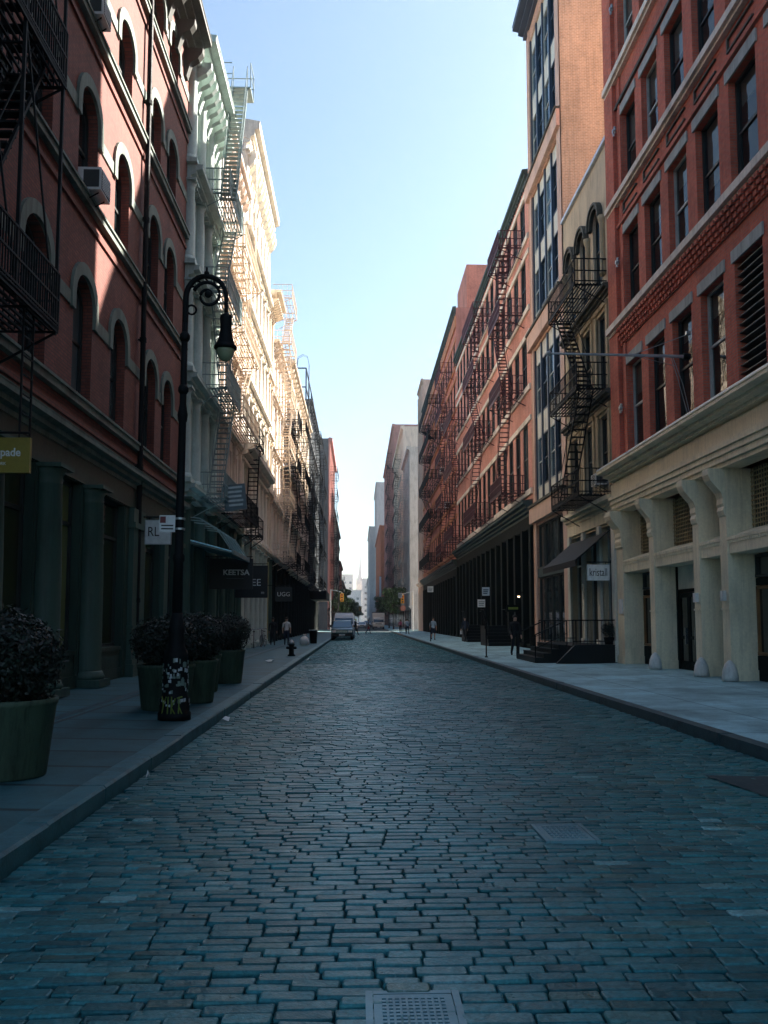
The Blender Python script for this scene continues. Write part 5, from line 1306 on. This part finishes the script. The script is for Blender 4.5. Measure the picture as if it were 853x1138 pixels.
# ------------------------------------------------------------------ vehicles (front towards -y)
def vehicle(kind,lab,x,y,rz,body,cat,z=None):
    S = dict(
     suv=dict(w=1.9,prof=[(-2.3,.35),(-2.35,.65),(-2.25,.95),(-1.1,1.08),(-.35,1.68),(1.9,1.72),(2.3,1.15),(2.35,.4)],belt=1.08,ws=((-1.1,1.10),(-.42,1.62)),tum=.16,L=(-1.45,1.4),r=.36,win=[(-.75,.25),(.35,1.2),(1.3,1.85)]),
     van=dict(w=2.0,prof=[(-2.7,.4),(-2.75,.8),(-2.6,1.15),(-2.0,1.35),(-1.35,2.15),(-1.0,2.4),(2.7,2.45),(2.75,.45)],belt=1.35,ws=((-2.0,1.38),(-1.38,2.08)),tum=.12,L=(-1.8,1.7),r=.36,win=[(-1.3,-.35),(-.2,1.0),(1.15,2.5)]),
     car=dict(w=1.82,prof=[(-2.25,.35),(-2.3,.6),(-2.15,.82),(-1.0,.95),(-.35,1.42),(.9,1.45),(1.6,1.02),(2.2,.95),(2.28,.4)],belt=.95,ws=((-1.0,.97),(-.42,1.37)),tum=.18,L=(-1.4,1.35),r=.33,win=[(-.7,.1),(.2,.95)]),
     truck=dict(w=2.2,prof=[(-3.0,.45),(-3.05,1.0),(-2.95,1.3),(-2.7,2.25),(-1.3,2.3),(-1.3,.5)],belt=1.3,ws=((-2.94,1.35),(-2.72,2.1)),tum=.08,L=(-2.2,1.9),r=.42,win=[(-2.5,-1.6)]))[kind]
    r = empty(kind_names[kind],(x,y,crown(x) if z is None else z),rz,lab,cat); W = S['w']/2; pr = S['prof']
    bm = bmesh.new(); n = len(pr)
    sd_ = []
    for s in (-1,1): sd_.append([bm.verts.new((s*(W if zz <= S['belt'] else W-S['tum']*min(1,(zz-S['belt'])/.5)),yy,zz)) for yy,zz in pr])
    bm.faces.new(sd_[0]); bm.faces.new(list(reversed(sd_[1])))
    for i in range(n): bm.faces.new([sd_[0][(i+1)%n],sd_[0][i],sd_[1][i],sd_[1][(i+1)%n]])
    bmesh.ops.recalc_face_normals(bm,faces=bm.faces); bmesh.ops.bevel(bm,geom=list(bm.edges),offset=.055,segments=2,affect='EDGES',profile=.6)
    me = bpy.data.meshes.new('body'); bm.to_mesh(me); bm.free(); me.materials.append(M[body]); me.polygons.foreach_set('use_smooth',[True]*len(me.polygons)); link('body',me,r)
    (y0,zA),(y1,zB) = S['ws']; t0 = W-.1; t1 = W-S['tum']-.07; d = Vector((0,-(zB-zA),(y1-y0))).normalized()*.012
    q = MB(); q.quad((-t0,y0+d.y,zA+abs(d.z)*.5),(t0,y0+d.y,zA+abs(d.z)*.5),(t1,y1+d.y,zB+.01),(-t1,y1+d.y,zB+.01)); q.build('windscreen',M['glass_b'],r)
    for s in (-1,1):
        for a,b_ in S['win']:
            zt = max(p[1] for p in pr)-.14; zb = S['belt']+.06; xb = W-S['tum']*min(1,.06/.5)+.006; xt = W-S['tum']*min(1,(zt-S['belt'])/.5)+.006
            q = MB(); q.quad((s*xb,a,zb),(s*xb,b_,zb),(s*xt,b_-.02,zt),(s*xt,a+.12,zt)); q.build('side_window',M['glass_dk'],r)
        for wy in S['L']:
            q = MB(); q.smooth = True; rr_ = S['r']; xo = s*(W-.02)
            q.bar((xo-s*.2,wy,rr_),(xo+s*.03,wy,rr_),rr_,18); wh = q.build('tyre',M['rubber'],r); q = MB(); q.bar((xo+s*.03,wy,rr_),(xo+s*.04,wy,rr_),rr_*.62,14); q.build('rim',M['chrome'],wh)
        q = MB(); fy = pr[1][0]; q.box(s*(W-.42),s*(W-.08),fy-.03,fy+.1,pr[1][1]+.02,pr[1][1]+.2); q.build('headlight',M['headlamp'],r)
        q = MB(); ry = pr[-1][0]; q.box(s*(W-.2),s*(W-.05),ry-.06,ry+.025,.8,1.1); q.build('tail_light',M['litred'],r)
        q = MB(); q.box(s*(W+.0),s*(W+.2),y0+.3,y0+.4,zA+.02,zA+.2); q.build('mirror',M['ink'],r)
    fy = pr[1][0]
    q = MB(); q.box(-W+.5,W-.5,fy-.02,fy+.1,pr[1][1]-.02,pr[1][1]+.2); g_ = q.build('grille',M['ink'],r); q = MB()
    for k in range(3): q.box(-W+.5,W-.5,fy-.03,fy-.021,pr[1][1]+.02+.06*k,pr[1][1]+.04+.06*k)
    q.build('grille_bars',M['chrome'],g_)
    q = MB(); q.box(-W+.03,W-.03,fy-.07,fy+.15,.36,.56); bp = q.build('bumper',M['ink'] if body != 'car_white' else M['car_grey'],r); q = MB(); q.box(-.26,.26,fy-.08,fy-.071,.4,.52); q.build('number_plate',M['white'],bp)
    if kind == 'truck':
        q = MB(); q.box(-1.2,1.2,-1.2,3.6,.75,3.3); q.build('cargo_box',M[body],r); q = MB(); q.box(-1.21,1.21,-1.21,-1.15,3.2,3.32); q.box(-.4,.4,-1.4,3.5,.5,.745); q.build('chassis',M['ink'],r)
    if kind == 'van': q = MB(); q.box(-.8,.8,-.8,2.4,2.46,2.5); q.build('roof_rack',M['car_grey'],r)
    return r
kind_names = dict(suv='parked_suv',van='delivery_van',car='car',truck='box_truck')
vehicle('suv','dark suv parked at the left kerb in front of the white van',-1.42,78,0,'car_dark','car')
vehicle('van','white van parked at the left kerb behind the dark suv',-1.38,85,0,'car_white','van')
vehicle('suv','blue grey suv parked farther up the left kerb behind the white van',-1.35,112,0,'car_blue','car')
vehicle('car','white car facing this way in the middle of the far street',.75,186,0,'car_white','car',.06)
vehicle('truck','cream box truck facing this way at the far right side',3.9,170,0,'car_cream','truck',.06)
vehicle('suv','dark suv between the white car and the cream truck',2.3,215,0,'car_grey','car',.06)
vehicle('car','grey car parked at the left kerb beyond the crossing',-1.5,160,0,'car_grey','car',.06)
r = empty('banner',(7.55,299,12.8),0,'tall white vertical banner hung from the orange brick block far down the right row','banner'); q = MB(); q.box(-.35,.35,-.03,.03,-4.2,4.2); q.build('cloth',M['white'],r); q = MB(); q.bar((-.4,0,4.2),(.5,0,4.2),.05,5); q.bar((-.4,0,-4.2),(.5,0,-4.2),.05,5); q.build('bracket',M['black'],r)
vehicle('car','dark car waiting behind the white van in the left parking lane',-1.4,94,0,'car_grey','car')
vehicle('suv','white suv in the left lane of the crossing beyond the blue grey one',-1.1,138,0,'car_white','car',.06)
# traffic lights
def signal(lab,x,y,side,armlen,z=4.9,red=False):
    r = empty('traffic_light',(x,y,walkz(x) if abs(x) > 2 else .06),0,lab,'traffic light'); q = MB(); q.bar((0,0,0),(0,0,z+1.2),.1,8,.07); q.build('pole',M['galv'],r)
    q = MB(); q.path([(0,0,z+1.1),(side*armlen*.5,0,z+1.0),(side*armlen,0,z+.75)],.05,6); q.bar((side*armlen,0,z+.75),(side*armlen,0,z+.55),.03,6); q.build('arm',M['galv'],r)
    q = MB(); q.box(side*armlen-.24,side*armlen+.24,-.2,.2,z-.65,z+.55); h = q.build('signal_housing',M['yellow'],r)
    for k,m in enumerate(('redlamp' if red else 'litred','ink','ink')): q = MB(); q.bar((side*armlen,-.2,z+.34-.39*k),(side*armlen,-.25,z+.34-.39*k),.14,12); q.build('lens',M[m],h)
signal('yellow traffic light on an arm at the left kerb of the far crossing',-4.2,131.5,1,1.7,5.1)
signal('yellow traffic light at the right corner of the far crossing',8.3,131.5,-1,1.6,4.8)
signal('small yellow traffic light hanging over the middle of the distant street',5.3,250,-1,4.9,5.0)
lp = empty('street_lamp',(-2.9,126,.15),0,'distant black curled street lamp beside the far left crossing','street lamp')
q = MB(); q.lathe([(.26,0),(.22,.5),(.12,1.3),(.08,2),(.06,6.3)],(0,0,0),10); q.build('pole',M['black'],lp); q = MB(); q.path([(.36-.36*math.cos(PI*k/10),0,6.3+.4*math.sin(PI*k/10)) for k in range(11)],.045,6); q.build('crook_arm',M['black'],lp); q = MB(); q.lathe([(.05,6.3),(.1,6.1),(.19,5.8),(.16,5.78),(.06,5.6)],(.72,0,0),10); q.build('lantern',M['black'],lp)
# ------------------------------------------------------------------ street trees beyond the crossing
def tree_me(seed,n=2600):
    rr = np.random.default_rng(seed); V = []; F = []; cl = []
    for k in range(26):
        a = rr.uniform(0,2*PI); t = rr.uniform(.1,1); cl.append((2.3*math.cos(a)*t*rr.uniform(.4,1),2.3*math.sin(a)*t*rr.uniform(.4,1),3.2+rr.uniform(0,3.6),rr.uniform(.5,1.05)))
    for i in range(n):
        c = cl[rr.integers(len(cl))]; d = rr.normal(size=3); d /= np.linalg.norm(d); s = c[3]*rr.uniform(.3,1)**.5
        p = np.array(c[:3])+d*s*np.array([1,1,.75]); a = rr.normal(size=3); a /= np.linalg.norm(a); b = np.cross(a,rr.normal(size=3)); b /= np.linalg.norm(b); l = rr.uniform(.12,.26); k = len(V)
        V += [tuple(p-a*l),tuple(p+b*l*.5),tuple(p+a*l),tuple(p-b*l*.5)]; F.append((k,k+1,k+2,k+3))
    me = bpy.data.meshes.new('crown'); me.from_pydata(V,[],F); me.materials.append(M['leaf_tree']); me.update()
    q = MB(); q.path([(0,0,0),(.05,0,1.6),(0,.06,3.0),(.1,0,4.6)],[.16,.13,.11,.05],7)
    for k in range(7): c = cl[k]; q.path([(0,0,2.2+.25*k),(c[0]*.5,c[1]*.5,(c[2]+2.6+.2*k)/2),(c[0],c[1],c[2])],[.06,.04,.015],5)
    return me, q.mesh('trunk',M['bark'])
tm = [tree_me(1),tree_me(2)]
for i,(x,y,s,lab) in enumerate(((-3.4,154,.95,'leafy street tree at the left kerb just past the crossing'),(-3.3,176,1.1,'leafy street tree on the left between the crossing tree and the low coral block'),(-3.2,205,1.1,'third leafy tree along the far left kerb'),(-2.9,240,1.05,'smaller looking leafy tree far along the left kerb'),(-2.6,300,1.2,'tiny leafy tree at the far end of the left kerb'),(6.4,158,1.05,'leafy street tree behind the cream truck on the right'),(6.6,185,1.1,'second leafy tree along the far right kerb'),(6.2,230,1.1,'third leafy tree along the far right kerb'),(.2,420,1.3,'leafy tree closing the view beyond the white car'),(-1.5,360,1.3,'pale distant tree at the left of the far street'))):
    t = empty('street_tree',(x,y,walkz(x) if abs(x) > 2.4 else .06),i*1.3,lab,'tree','street trees beyond the crossing'); c,k = tm[i%2]
    link('crown',c,t); link('trunk',k,t); t.scale = (s,s,s)
# drifting haze of the summer street
q = MB(); q.box(-190,190,-60,1400,-1.2,95); hz = q.build('haze',M['ground']); hm = bpy.data.materials.new('haze_air'); hm.use_nodes = True; tt = hm.node_tree; tt.nodes.clear()
pv = tt.nodes.new('ShaderNodeVolumePrincipled'); pv.inputs['Color'].default_value = (.93,.95,1,1); pv.inputs['Density'].default_value = 0.0003; pv.inputs['Anisotropy'].default_value = .3
mo = tt.nodes.new('ShaderNodeOutputMaterial'); tt.links.new(pv.outputs[0],mo.inputs['Volume']); hz.data.materials.clear(); hz.data.materials.append(hm); tag(hz,kind='stuff')
# ------------------------------------------------------------------ light, sky, camera
SUN = Vector((1,.68,1.0)).normalized()          # direction towards the sun
el = math.asin(SUN.z); az = math.atan2(SUN.x, SUN.y)
w = bpy.data.worlds.new('World'); sc.world = w; w.use_nodes = True; t = w.node_tree; t.nodes.clear()
sk = t.nodes.new('ShaderNodeTexSky'); sk.sky_type = 'NISHITA'; sk.sun_disc = False; sk.sun_elevation = el; sk.sun_rotation = az
sk.air_density = 1.0; sk.dust_density = 1.7; sk.ozone_density = 1.0; sk.altitude = 0
bg = t.nodes.new('ShaderNodeBackground'); bg.inputs[1].default_value = .05
ow = t.nodes.new('ShaderNodeOutputWorld'); mt = t.nodes.new('ShaderNodeMix'); mt.data_type = 'RGBA'; mt.blend_type = 'MULTIPLY'; mt.inputs[0].default_value = 1; mt.inputs[7].default_value = (.86,1.005,1.02,1); t.links.new(sk.outputs[0], mt.inputs[6]); t.links.new(mt.outputs[2], bg.inputs[0]); t.links.new(bg.outputs[0], ow.inputs[0])
sd = bpy.data.lights.new('sun','SUN'); sd.energy = 5.0; sd.angle = math.radians(.5); sd.color = (1,.92,.83)
so = bpy.data.objects.new('sun', sd); COL.objects.link(so); so.rotation_euler = (-SUN).to_track_quat('-Z','Y').to_euler(); so.location = (60,40,80)
cd = bpy.data.cameras.new('camera'); cam = bpy.data.objects.new('camera', cd); COL.objects.link(cam); sc.camera = cam
cd.sensor_fit = 'VERTICAL'; cd.sensor_height = 36.0; cd.lens = 960/1138*36.0
cd.shift_y = (606.01-569)/1138; cd.clip_start = .1; cd.clip_end = 4000
cd.shift_y = (606.01-569)/1138
cam.location = (0,0,1.7); cam.rotation_euler = (PI/2+math.radians(5.0), 0, -math.radians(1.694))
sc.view_settings.view_transform = 'Standard'; sc.view_settings.look = 'None'; sc.view_settings.exposure = EXPO; sc.view_settings.gamma = 1.0; sc.view_settings.use_curve_mapping = False
c = sc.cycles; c.max_bounces = 6; c.diffuse_bounces = 4; c.glossy_bounces = 3; c.transmission_bounces = 2; c.volume_bounces = 0; c.transparent_max_bounces = 4
c.use_denoising = True; c.sample_clamp_indirect = 6; c.caustics_reflective = False; c.caustics_refractive = False
